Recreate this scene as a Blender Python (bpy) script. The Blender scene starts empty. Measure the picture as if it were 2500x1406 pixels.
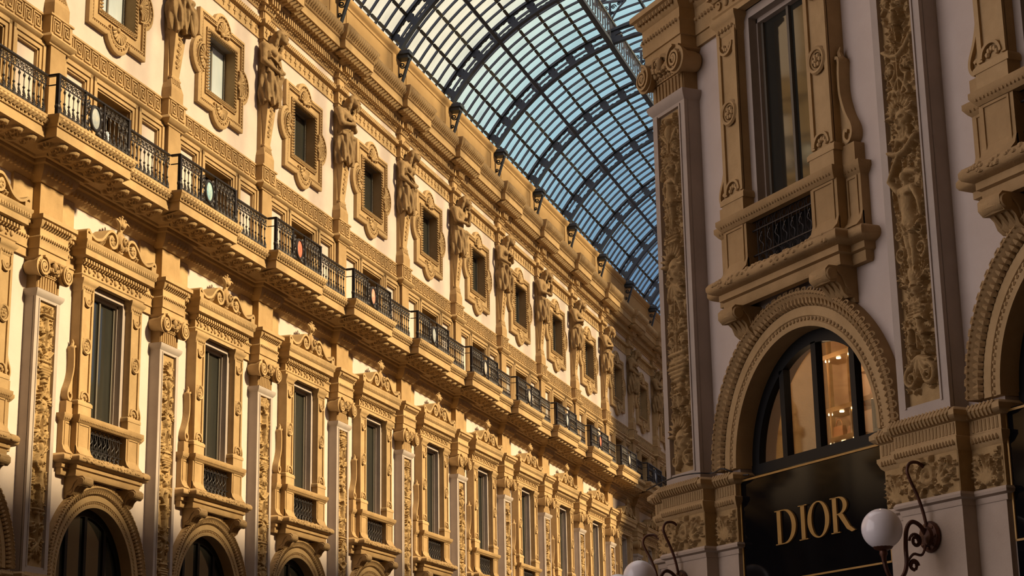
import bpy, math, random
import numpy as np
from mathutils import Matrix, Vector
PI = math.pi
SC = bpy.context.scene
C = SC.collection
# ------------------------------------------------------------------ camera, sky, sun, exposure
cam_d = bpy.data.cameras.new('camera'); cam = bpy.data.objects.new('camera', cam_d); C.objects.link(cam)
RT = Vector((0.955544, 0.294372, -0.016762)); UP = Vector((0.090252, -0.237896, 0.967088)); FW = Vector((-0.280696, 0.925608, 0.253888))
CAMH = 1.6
M = Matrix(((RT.x, UP.x, -FW.x, 0), (RT.y, UP.y, -FW.y, 0), (RT.z, UP.z, -FW.z, CAMH), (0, 0, 0, 1)))
cam.matrix_world = M
cam_d.sensor_width = 36.0; cam_d.lens = 4416.78 / 2500 * 36.0; cam_d.clip_start = 0.1; cam_d.clip_end = 2000
SC.camera = cam
SC.view_settings.view_transform = 'Standard'; SC.view_settings.look = 'None'
SC.view_settings.gamma = 1.0; SC.view_settings.use_curve_mapping = False
SC.view_settings.exposure = 0.0
SC.cycles.transparent_max_bounces = 24
SC.cycles.max_bounces = 8; SC.cycles.diffuse_bounces = 4
SC.cycles.sample_clamp_indirect = 6.0

w = bpy.data.worlds.new('evening_sky'); SC.world = w; w.use_nodes = True
nt = w.node_tree; nt.nodes.clear()
tc = nt.nodes.new('ShaderNodeTexCoord'); dp = nt.nodes.new('ShaderNodeVectorMath'); dp.operation = 'DOT_PRODUCT'
dp.inputs[1].default_value = (-0.636837, -0.422217, 0.645114)
mr = nt.nodes.new('ShaderNodeMapRange'); mr.inputs[1].default_value = -0.16; mr.inputs[2].default_value = 0.64
ramp = nt.nodes.new('ShaderNodeValToRGB')
el = ramp.color_ramp.elements
el[0].position = 0.0; el[0].color = (0.10, 0.18, 0.32, 1)
el[1].position = 1.0; el[1].color = (2.05, 1.76, 1.68, 1)
for pos, col in ((0.08, (0.16, 0.30, 0.48, 1)), (0.144, (0.30, 0.52, 0.68, 1)), (0.21, (0.52, 0.78, 0.82, 1)), (0.248, (0.78, 0.93, 0.82, 1)), (0.285, (1.15, 1.02, 0.74, 1)), (0.37, (1.2, 1.0, 0.70, 1)), (0.46, (1.8, 1.55, 1.46, 1))):
    e_ = el.new(pos); e_.color = col
wn = nt.nodes.new('ShaderNodeTexNoise'); wn.inputs['Scale'].default_value = 5.0; wn.inputs['Detail'].default_value = 4.0
wa = nt.nodes.new('ShaderNodeMath'); wa.operation = 'MULTIPLY_ADD'; wa.inputs[1].default_value = 0.05; wa.inputs[2].default_value = -0.025
ws_ = nt.nodes.new('ShaderNodeMath'); ws_.operation = 'ADD'
bg = nt.nodes.new('ShaderNodeBackground'); bg.inputs['Strength'].default_value = 1.0
wo = nt.nodes.new('ShaderNodeOutputWorld')
L = nt.links.new
L(tc.outputs['Generated'], dp.inputs[0]); L(dp.outputs['Value'], mr.inputs[0]); L(tc.outputs['Generated'], wn.inputs['Vector'])
L(wn.outputs['Fac'], wa.inputs[0]); L(wa.outputs[0], ws_.inputs[0]); L(mr.outputs[0], ws_.inputs[1])
L(ws_.outputs[0], ramp.inputs[0]); L(ramp.outputs[0], bg.inputs['Color']); L(bg.outputs[0], wo.inputs[0])

sun_d = bpy.data.lights.new('sun', 'SUN'); sun = bpy.data.objects.new('sun', sun_d); C.objects.link(sun)
sun_d.energy = 10.0; sun_d.color = (1.0, 0.745, 0.415); sun_d.angle = math.radians(4.5)
sun.rotation_euler = Vector((0.86, 0.09, 0.50)).to_track_quat('Z', 'Y').to_euler()
sun.location = (40, 40, 40)

# ------------------------------------------------------------------ materials
def new_mat(name):
    m = bpy.data.materials.new(name); m.use_nodes = True
    return m, m.node_tree, m.node_tree.nodes['Principled BSDF']
def mat(name, col, col2=None, scale=3.0, rough=0.8, bump=0.0, bscale=40.0, metal=0.0, spec=0.3, stretch=None):
    m, t, b = new_mat(name)
    b.inputs['Roughness'].default_value = rough; b.inputs['Metallic'].default_value = metal
    b.inputs['Specular IOR Level'].default_value = spec
    b.inputs['Base Color'].default_value = (*col, 1)
    if col2 is not None or bump:
        g = t.nodes.new('ShaderNodeNewGeometry')
        src = g.outputs['Position']
        if stretch:
            mp = t.nodes.new('ShaderNodeMapping'); mp.inputs['Scale'].default_value = stretch
            t.links.new(src, mp.inputs['Vector']); src = mp.outputs['Vector']
    if col2 is not None:
        n = t.nodes.new('ShaderNodeTexNoise'); n.inputs['Scale'].default_value = scale; n.inputs['Detail'].default_value = 7; n.inputs['Roughness'].default_value = 0.65
        r = t.nodes.new('ShaderNodeValToRGB'); r.color_ramp.elements[0].position = 0.32; r.color_ramp.elements[1].position = 0.68
        r.color_ramp.elements[0].color = (*col2, 1); r.color_ramp.elements[1].color = (*col, 1)
        t.links.new(src, n.inputs['Vector']); t.links.new(n.outputs['Fac'], r.inputs[0]); t.links.new(r.outputs[0], b.inputs['Base Color'])
    if bump:
        n2 = t.nodes.new('ShaderNodeTexNoise'); n2.inputs['Scale'].default_value = bscale; n2.inputs['Detail'].default_value = 4
        bp = t.nodes.new('ShaderNodeBump'); bp.inputs['Strength'].default_value = bump; bp.inputs['Distance'].default_value = 0.02
        t.links.new(g.outputs['Position'], n2.inputs['Vector']); t.links.new(n2.outputs['Fac'], bp.inputs['Height']); t.links.new(bp.outputs[0], b.inputs['Normal'])
    return m
PLASTER = mat('cream_plaster', (0.53, 0.455, 0.415), (0.475, 0.40, 0.36), 1.3, 0.9, 0.15, 60)
STONE = mat('ochre_stone', (0.385, 0.255, 0.122), (0.29, 0.188, 0.085), 2.2, 0.8, 0.25, 45)
STONE_L = mat('pale_ochre_stone', (0.43, 0.295, 0.148), (0.34, 0.228, 0.108), 2.6, 0.8, 0.2, 45)
RELIEF = mat('carved_stone', (0.39, 0.265, 0.125), (0.29, 0.19, 0.082), 5.0, 0.85, 0.3, 60)
GREY = mat('grey_marble', (0.40, 0.34, 0.30), (0.33, 0.28, 0.25), 1.6, 0.7, 0.1, 50)
PIERST = mat('pale_pier_stone', (0.42, 0.34, 0.28), (0.35, 0.28, 0.23), 1.5, 0.8, 0.15, 50)
STATUE = mat('weathered_statue_stone', (0.31, 0.205, 0.10), (0.20, 0.13, 0.06), 4.5, 0.85, 0.35, 35)
ATTIC = mat('attic_render', (0.40, 0.265, 0.12), (0.35, 0.225, 0.10), 1.1, 0.9, 0.1, 30)
IRON = mat('black_iron', (0.016, 0.014, 0.018), (0.03, 0.025, 0.025), 8, 0.5, 0.1, 60, 0.3, 0.4)
STEEL = mat('roof_iron', (0.022, 0.032, 0.05), (0.035, 0.045, 0.06), 4, 0.55, 0.0, 40, 0.2, 0.4)
STEEL_G = mat('grey_zinc', (0.085, 0.09, 0.09), (0.055, 0.06, 0.06), 3, 0.6, 0, 40, 0.2, 0.4)
RUST = mat('brown_iron', (0.10, 0.035, 0.018), (0.05, 0.02, 0.012), 9, 0.45, 0.2, 70, 0.4, 0.4)
BLACK = mat('black_frame', (0.006, 0.006, 0.007), None, rough=0.5, spec=0.2)
SIGNB = mat('black_sign_glass', (0.003, 0.003, 0.004), None, rough=0.06, spec=0.15)
GOLD = mat('gold_letter', (0.38, 0.225, 0.065), (0.30, 0.175, 0.045), 6, 0.42, 0, 40, 0.25, 0.5)
GLASSD = mat('dark_window_glass', (0.035, 0.036, 0.030), (0.02, 0.02, 0.018), 0.8, 0.06, 0, 40, 0, 0.5, (3, 3, 0.3)); GLASSD.node_tree.nodes['Principled BSDF'].inputs['IOR'].default_value = 1.8
BLIND = mat('pale_window_blind', (0.50, 0.56, 0.60), (0.42, 0.50, 0.56), 1.5, 0.25, 0, 40, 0, 0.5, (3, 4, 0.8))
SHUT = mat('grey_shutter', (0.16, 0.14, 0.11), (0.10, 0.09, 0.075), 1.2, 0.6, 0, 40, 0, 0.3, (3, 3, 0.4))
SHADE = mat('painted_shade', (0.01, 0.008, 0.007), None, rough=0.9)  # shade of unlit rooms and recesses put into the colour
FLOOR = mat('marble_floor', (0.15, 0.125, 0.105), (0.08, 0.065, 0.05), 0.6, 0.35)
GLOBE = mat('opal_glass', (0.76, 0.74, 0.80), (0.70, 0.68, 0.74), 3, 0.12, 0, 40, 0, 0.5)
WARMW = mat('shop_wall', (0.62, 0.44, 0.30), (0.55, 0.37, 0.24), 2.0, 0.7)
BRASS = mat('brass_shelf', (0.42, 0.26, 0.12), None, rough=0.35, metal=0.6)
BAGM = mat('bag_leather', (0.36, 0.17, 0.08), None, rough=0.5)
def glass_mat(name, tint, dirt, dcol, gloss):
    m = bpy.data.materials.new(name); m.use_nodes = True; t = m.node_tree; t.nodes.clear()
    o = t.nodes.new('ShaderNodeOutputMaterial'); tr = t.nodes.new('ShaderNodeBsdfTransparent'); tr.inputs[0].default_value = (*tint, 1)
    gl = t.nodes.new('ShaderNodeBsdfGlossy'); gl.inputs['Roughness'].default_value = 0.03
    lw = t.nodes.new('ShaderNodeLayerWeight'); lw.inputs[0].default_value = 0.5
    pw = t.nodes.new('ShaderNodeMath'); pw.operation = 'POWER'; pw.inputs[1].default_value = 5.0; t.links.new(lw.outputs['Facing'], pw.inputs[0])
    fr = t.nodes.new('ShaderNodeMath'); fr.operation = 'MULTIPLY_ADD'; fr.inputs[1].default_value = 0.94; fr.inputs[2].default_value = 0.05; t.links.new(pw.outputs[0], fr.inputs[0])
    mu = t.nodes.new('ShaderNodeMath'); mu.operation = 'MULTIPLY'; mu.inputs[1].default_value = gloss
    mx = t.nodes.new('ShaderNodeMixShader')
    t.links.new(fr.outputs[0], mu.inputs[0]); t.links.new(mu.outputs[0], mx.inputs[0]); t.links.new(tr.outputs[0], mx.inputs[1]); t.links.new(gl.outputs[0], mx.inputs[2])
    if dirt > 0:
        g = t.nodes.new('ShaderNodeNewGeometry'); mp = t.nodes.new('ShaderNodeMapping'); mp.inputs['Scale'].default_value = (0.9, 1.6, 0.9)
        n = t.nodes.new('ShaderNodeTexNoise'); n.inputs['Scale'].default_value = 0.9; n.inputs['Detail'].default_value = 6
        mr_ = t.nodes.new('ShaderNodeMapRange'); mr_.inputs[1].default_value = 0.42; mr_.inputs[2].default_value = 0.75; mr_.inputs[3].default_value = dirt * 0.15; mr_.inputs[4].default_value = dirt
        df = t.nodes.new('ShaderNodeBsdfDiffuse'); df.inputs[0].default_value = (*dcol, 1)
        m2 = t.nodes.new('ShaderNodeMixShader')
        t.links.new(g.outputs['Position'], mp.inputs[0]); t.links.new(mp.outputs[0], n.inputs['Vector']); t.links.new(n.outputs['Fac'], mr_.inputs[0])
        t.links.new(mr_.outputs[0], m2.inputs[0]); t.links.new(mx.outputs[0], m2.inputs[1]); t.links.new(df.outputs[0], m2.inputs[2])
        t.links.new(m2.outputs[0], o.inputs[0])
    else:
        t.links.new(mx.outputs[0], o.inputs[0])
    return m
ROOFGL = glass_mat('roof_glass', (0.96, 0.97, 0.97), 0.12, (0.30, 0.27, 0.27), 0.25)
CLEARGL = glass_mat('clean_roof_glass', (0.97, 0.98, 0.98), 0.0, (0.3, 0.3, 0.3), 0.3)
SHOPGL = glass_mat('shop_glass', (0.9, 0.9, 0.9), 0.0, (0, 0, 0), 1.0)
def emit(name, col, s):
    m, t, b = new_mat(name); b.inputs['Base Color'].default_value = (0, 0, 0, 1)
    b.inputs['Emission Color'].default_value = (*col, 1); b.inputs['Emission Strength'].default_value = s
    return m
SPOT = emit('downlight', (1.0, 0.72, 0.4), 9.0)
ENAMEL = [mat('enamel_%s' % k, c, c2, 9, 0.35) for k, c, c2 in (
    ('white', (0.42, 0.41, 0.37), (0.22, 0.27, 0.33)), ('blue', (0.13, 0.30, 0.42), (0.45, 0.55, 0.50)),
    ('red', (0.50, 0.12, 0.08), (0.60, 0.40, 0.30)), ('rose', (0.55, 0.20, 0.12), (0.40, 0.12, 0.08)), ('cream', (0.58, 0.52, 0.40), (0.22, 0.22, 0.26)))]

# ------------------------------------------------------------------ mesh helpers.  local frame: x along the wall, e out of the wall, z up
class MB:
    def __init__(s): s.v = []; s.f = []
    def add(s, vs, fs):
        o = len(s.v); s.v.extend(vs); s.f.extend([tuple(i + o for i in q) for q in fs]); return s
    def box(s, x0, x1, e0, e1, z0, z1):
        return s.add([(x0, e0, z0), (x1, e0, z0), (x1, e1, z0), (x0, e1, z0), (x0, e0, z1), (x1, e0, z1), (x1, e1, z1), (x0, e1, z1)],
                     [(0, 1, 2, 3), (4, 7, 6, 5), (0, 4, 5, 1), (1, 5, 6, 2), (2, 6, 7, 3), (3, 7, 4, 0)])
    def taper(s, x0, x1, x2, x3, e0, e1, e2, z0, z1):   # box whose top differs: bottom x0..x1, depth e0..e1; top x2..x3, depth e0..e2
        return s.add([(x0, e0, z0), (x1, e0, z0), (x1, e1, z0), (x0, e1, z0), (x2, e0, z1), (x3, e0, z1), (x3, e2, z1), (x2, e2, z1)],
                     [(0, 1, 2, 3), (4, 7, 6, 5), (0, 4, 5, 1), (1, 5, 6, 2), (2, 6, 7, 3), (3, 7, 4, 0)])
    def loops(s, ls, closed=True, cap0=False, cap1=False):   # skin a list of equal-length loops
        n = len(ls[0]); vs = [tuple(p) for l in ls for p in l]; fs = []
        for i in range(len(ls) - 1):
            for j in range(n if closed else n - 1):
                k = (j + 1) % n; fs.append((i * n + j, i * n + k, (i + 1) * n + k, (i + 1) * n + j))
        if cap0: fs.append(tuple(range(n)))
        if cap1: fs.append(tuple((len(ls) - 1) * n + j for j in range(n)))
        return s.add(vs, fs)
    def prism(s, poly, e0, e1):      # polygon in (x,z)
        n = len(poly)
        return s.loops([[(x, e0, z) for x, z in poly], [(x, e1, z) for x, z in poly]], True, True, True)
    def prismx(s, poly, x0, x1):     # polygon in (e,z)
        return s.loops([[(x0, e, z) for e, z in poly], [(x1, e, z) for e, z in poly]], True, True, True)
    def sweep(s, path, prof, closed=True):   # profile (de,z) carried along a plan path (x,e), mitred
        n = len(path); ls = []
        for i in range(n):
            ns = []
            if i > 0:
                dx = path[i][0] - path[i - 1][0]; de = path[i][1] - path[i - 1][1]; l = math.hypot(dx, de) or 1; ns.append((-de / l, dx / l))
            if i < n - 1:
                dx = path[i + 1][0] - path[i][0]; de = path[i + 1][1] - path[i][1]; l = math.hypot(dx, de) or 1; ns.append((-de / l, dx / l))
            if len(ns) == 2:
                mx, me = ns[0][0] + ns[1][0], ns[0][1] + ns[1][1]; q = (mx * mx + me * me) / 2 or 1; mx /= q; me /= q
            else: mx, me = ns[0]
            ls.append([(path[i][0] + mx * d, path[i][1] + me * d, z) for d, z in prof])
        return s.loops(ls, closed, True, True)
    def tube(s, pts, r, n=6, cap=True):
        pts = [Vector(p) for p in pts]; rs = r if isinstance(r, (list, tuple)) else [r] * len(pts); ls = []; up = None
        for i, p in enumerate(pts):
            d = (pts[min(i + 1, len(pts) - 1)] - pts[max(i - 1, 0)])
            d = d.normalized() if d.length > 1e-9 else Vector((0, 0, 1))
            if up is None:
                up = Vector((0, 0, 1)) if abs(d.z) < 0.9 else Vector((1, 0, 0))
            a = d.cross(up)
            if a.length < 1e-6: a = d.cross(Vector((1, 0.3, 0)))
            a.normalize(); b = a.cross(d).normalized(); up = b
            ls.append([tuple(p + (a * math.cos(2 * PI * k / n) + b * math.sin(2 * PI * k / n)) * rs[i]) for k in range(n)])
        return s.loops(ls, True, cap, cap)
    def ribbon(s, pts, e0, e1, t):       # flat band following (x,z) points, thickness t, from depth e0 to e1
        ls = []; n = len(pts)
        for i in range(n):
            a = pts[max(i - 1, 0)]; b = pts[min(i + 1, n - 1)]; dx, dz = b[0] - a[0], b[1] - a[1]; l = math.hypot(dx, dz) or 1
            nx, nz = -dz / l * t / 2, dx / l * t / 2; x, z = pts[i]
            ls.append([(x - nx, e0, z - nz), (x + nx, e0, z + nz), (x + nx, e1, z + nz), (x - nx, e1, z - nz)])
        return s.loops(ls, True, True, True)
    def ball(s, c, r, n=6, m=4):
        rx, re, rz = r if isinstance(r, (tuple, list)) else (r, r, r)
        vs = [(c[0], c[1], c[2] - rz)]; fs = []
        for i in range(1, m):
            a = -PI / 2 + PI * i / m
            for k in range(n):
                b = 2 * PI * k / n; vs.append((c[0] + rx * math.cos(a) * math.cos(b), c[1] + re * math.cos(a) * math.sin(b), c[2] + rz * math.sin(a)))
        vs.append((c[0], c[1], c[2] + rz)); t = len(vs) - 1
        for k in range(n):
            fs.append((0, 1 + (k + 1) % n, 1 + k))
            for i in range(m - 2): fs.append((1 + i * n + k, 1 + i * n + (k + 1) % n, 1 + (i + 1) * n + (k + 1) % n, 1 + (i + 1) * n + k))
            fs.append((1 + (m - 2) * n + k, 1 + (m - 2) * n + (k + 1) % n, t))
        return s.add(vs, fs)
    def lathe(s, prof, c, n=16, axis='z', squash=1.0):     # profile (r, h) around an axis through c
        ls = []
        for r, h in prof:
            l = []
            for k in range(n):
                a = 2 * PI * k / n; u, w_ = r * math.cos(a), r * math.sin(a)
                if axis == 'z': l.append((c[0] + u, c[1] + w_ * squash, c[2] + h))
                else: l.append((c[0] + u, c[1] + h, c[2] + w_ * squash))
            ls.append(l)
        return s.loops(ls, True, True, True)
    def ring(s, c, R, r, n=14, m=5, sq=1.0):     # torus lying in the x-z plane
        ls = []
        for i in range(n + 1):
            a = 2 * PI * i / n
            ls.append([(c[0] + (R + r * math.cos(2 * PI * k / m)) * math.cos(a), c[1] + r * math.sin(2 * PI * k / m), c[2] + (R + r * math.cos(2 * PI * k / m)) * math.sin(a) * sq) for k in range(m)])
        return s.loops(ls)
    def merge(s, o, dx=0, de=0, dz=0, mx=1):
        return s.add([(x * mx + dx, e + de, z + dz) for x, e, z in o.v], o.f)
    def build(s, name, m, parent=None, zb=0.0, ang=38, loc=None, rot=None, world=False):
        me = bpy.data.meshes.new(name)
        vs = s.v if world else [(x, -e, z - zb) for x, e, z in s.v]
        me.from_pydata(vs, [], s.f); me.materials.append(m)
        me.shade_smooth()
        me.set_sharp_from_angle(angle=math.radians(ang))
        o = bpy.data.objects.new(name, me); C.objects.link(o)
        if parent is not None: o.parent = parent
        if loc is not None: o.location = loc
        if rot is not None: o.rotation_euler = (0, 0, rot)
        return o
def spiral(cx, cz, r0, r1, a0, turns, n=28):
    out = []
    for i in range(n + 1):
        t = i / n; a = a0 + 2 * PI * turns * t; r = r0 * (r1 / r0) ** t; out.append((cx + r * math.cos(a), cz + r * math.sin(a)))
    return out
def arc(cx, cz, r, a0, a1, n=24):
    return [(cx + r * math.cos(a0 + (a1 - a0) * i / n), cz + r * math.sin(a0 + (a1 - a0) * i / n)) for i in range(n + 1)]
def smooth_pts(pts, k=6):     # Catmull-Rom through points of any dimension
    out = []; P = [pts[0]] + list(pts) + [pts[-1]]
    for i in range(1, len(P) - 2):
        for j in range(k):
            t = j / k; p0, p1, p2, p3 = P[i - 1], P[i], P[i + 1], P[i + 2]
            out.append(tuple(0.5 * (2 * b + (c - a) * t + (2 * a - 5 * b + 4 * c - d) * t * t + (3 * b - a - 3 * c + d) * t ** 3) for a, b, c, d in zip(p0, p1, p2, p3)))
    out.append(tuple(pts[-1])); return out

# ------------------------------------------------------------------ facades
D = 18.4446; Y0 = 29.8536; PHI = 0.74144; CX, CY = -4.7932, 23.4828
class Facade:
    def __init__(s, o, d, rot, bay): s.o = o; s.d = d; s.rot = rot; s.bay = bay
    def at(s, x, z=0.0): return (s.o[0] + s.d[0] * x, s.o[1] + s.d[1] * x, z)
FL = Facade((-D - 0.25, Y0), (0, 1), PI / 2, 5.0)
nrm = (-math.cos(PHI), -math.sin(PHI))
FR = Facade((CX - 0.25 * nrm[0], CY - 0.25 * nrm[1]), (math.sin(PHI), -math.cos(PHI)), PHI - PI / 2, 5.1)
N0, N1 = -2, 12
ORD = ['first', 'second', 'third', 'fourth', 'fifth', 'sixth', 'seventh', 'eighth', 'ninth', 'tenth', 'eleventh', 'twelfth', 'thirteenth', 'fourteenth']

def tag(o, label, cat, group=None, kind=None):
    o['label'] = label; o['category'] = cat
    if group: o['group'] = group
    if kind: o['kind'] = kind
    return o
def thing(name, label, cat, loc, rot, group=None, kind='thing'):
    o = bpy.data.objects.new(name, None); C.objects.link(o); o.location = loc; o.rotation_euler = (0, 0, rot); o.empty_display_size = 0.2
    return tag(o, label, cat, group, kind)
def dup(root, loc, rot, label):
    r = root.copy(); C.objects.link(r); r.location = loc; r.rotation_euler = (0, 0, rot); r['label'] = label
    for ch in list(root.children):
        c = ch.copy(); C.objects.link(c); c.parent = r
        for g in list(ch.children):
            d = g.copy(); C.objects.link(d); d.parent = c
    return r
class Placer:      # first call moves the original, later calls copy it
    def __init__(s, root): s.root = root; s.used = False
    def __call__(s, loc, rot, label):
        if not s.used:
            s.used = True; s.root.location = loc; s.root.rotation_euler = (0, 0, rot); s.root['label'] = label; return s.root
        return dup(s.root, loc, rot, label)
def breaks(x0, x1, e, bl):     # plan path with forward breaks (a, b, e)
    p = [(x0, e)]
    for a, b, eb in sorted(bl):
        if b <= x0 or a >= x1: continue
        a_, b_ = max(a, x0), min(b, x1)
        if a_ > x0: p += [(a_, e), (a_, eb)]
        else: p[-1] = (x0, eb)
        if b_ < x1: p += [(b_, eb), (b_, e)]
        else: p += [(x1, eb)]
    if p[-1][0] < x1: p.append((x1, e))
    return p
def eggs(mb, x0, x1, e, z, n, r, seg=6):
    for i in range(n):
        mb.ball((x0 + (x1 - x0) * (i + 0.5) / n, e, z), r, seg, 4)

# ------------------------------------------------------------------ STRUCTURE: walls with their openings
def wall_bay(mb, x0, c, x1, arch=True, upper=True, top=21.8, door=True, deep=0.55):
    hw = 0.74
    mb.box(x0, c - 1.54, -deep, 0, 0, 5.2); mb.box(c + 1.54, x1, -deep, 0, 0, 5.2)
    pts = arc(c, 5.2, 1.54, PI, 0, 28)
    mb.prism([(x0, 5.2)] + pts[:15] + [(c, 7.55), (x0, 7.55)], -deep, 0)
    mb.prism(pts[14:] + [(x1, 5.2), (x1, 7.55), (c, 7.55)], -deep, 0)
    segs = [(7.55, 11.12)]
    if door: segs.append((13.62, 15.50))
    if upper: segs.append((17.22, 18.72))
    z = 7.55
    for a, b in segs:
        if a > z: mb.box(x0, x1, -deep, 0, z, a)
        mb.box(x0, c - hw, -deep, 0, a, b); mb.box(c + hw, x1, -deep, 0, a, b); z = b
    mb.box(x0, x1, -deep, 0, z, top)
wl = MB()
for n in range(N0, N1 + 1): wall_bay(wl, 5 * n, 5 * n + 2.5, 5 * n + 5)
o = wl.build('wall_left', PLASTER, loc=FL.at(0), rot=FL.rot)
tag(o, 'long cream plaster wall of the sunlit arcade on the left', 'wall', kind='structure')
wr = MB()
wr.box(-0.5, 0, -0.55, 0, 0, 16)
for n in range(0, 3): wall_bay(wr, 5.1 * n, 5.1 * n + 2.55, 5.1 * n + 5.1, upper=False, top=16, door=False)
o = wr.build('wall_right', PLASTER, loc=FR.at(0), rot=FR.rot)
tag(o, 'shaded mauve plaster wall of the corner building on the right', 'wall', kind='structure')
wb = MB(); wb.add([(-4.85, 24.4, 0), (-4.85, 78.5, 0), (6, 78.5, 0), (6, 24.4, 0), (-4.85, 24.4, 15.0), (-4.85, 78.5, 15.0), (6, 78.5, 15.0), (6, 24.4, 15.0)], [(0, 1, 2, 3), (4, 5, 6, 7), (0, 1, 5, 4), (1, 2, 6, 5), (2, 3, 7, 6), (3, 0, 4, 7)])
o = wb.build('wall_back_low', STONE, world=True); tag(o, 'unseen arcade wall behind the corner pier, kept low to let sun over', 'wall', kind='structure')  # unseen wall kept low so sunlight clears it
wb = MB(); wb.add([(-2.9, 78.5, 0), (-2.9, 110, 0), (6, 110, 0), (6, 78.5, 0), (-2.9, 78.5, 34), (-2.9, 110, 34), (6, 110, 34), (6, 78.5, 34)], [(0, 1, 2, 3), (4, 5, 6, 7), (0, 1, 5, 4), (1, 2, 6, 5), (2, 3, 7, 6), (3, 0, 4, 7)])
o = wb.build('wall_far_blocker', STONE, world=True); tag(o, 'unseen block added behind the corner pier to shade the far bays', 'wall', kind='structure')  # added out of view to keep sun off the far bays
def slab(name, label, x0, x1, y0, y1, z0, z1, m):
    b = MB(); b.add([(x0, y0, z0), (x1, y0, z0), (x1, y1, z0), (x0, y1, z0), (x0, y0, z1), (x1, y0, z1), (x1, y1, z1), (x0, y1, z1)], [(0, 3, 2, 1), (4, 5, 6, 7), (0, 1, 5, 4), (1, 2, 6, 5), (2, 3, 7, 6), (3, 0, 4, 7)])
    return tag(b.build(name, m, world=True), label, name.split('_')[0], kind='structure')
slab('wall_rear_blocker', 'plain unseen wall added behind the camera to dim the daylight', -30, 26, -17, -16, 0, 29, STONE)  # added out of view, holds daylight back from the right facade
slab('wall_side_blocker', 'plain unseen wall added far to the right to dim the daylight', 25, 26, -16, 24, 0, 29, STONE)  # another unseen wall added to cut the daylight
slab('ceiling', 'solid unseen slab added over the crossing to dim the daylight', -30, 26, -17, 21, 29, 30, ATTIC)  # solid roof added overhead to hold back sky light
fl = MB(); fl.add([(-40, -40, 0), (60, -40, 0), (60, 130, 0), (-40, 130, 0), (-40, -40, -0.3), (60, -40, -0.3), (60, 130, -0.3), (-40, 130, -0.3)], [(0, 1, 2, 3), (7, 6, 5, 4), (0, 4, 5, 1), (1, 5, 6, 2), (2, 6, 7, 3), (3, 7, 4, 0)])
o = fl.build('floor', FLOOR, world=True); tag(o, 'marble floor of the arcade below the picture', 'floor', kind='structure')

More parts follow.
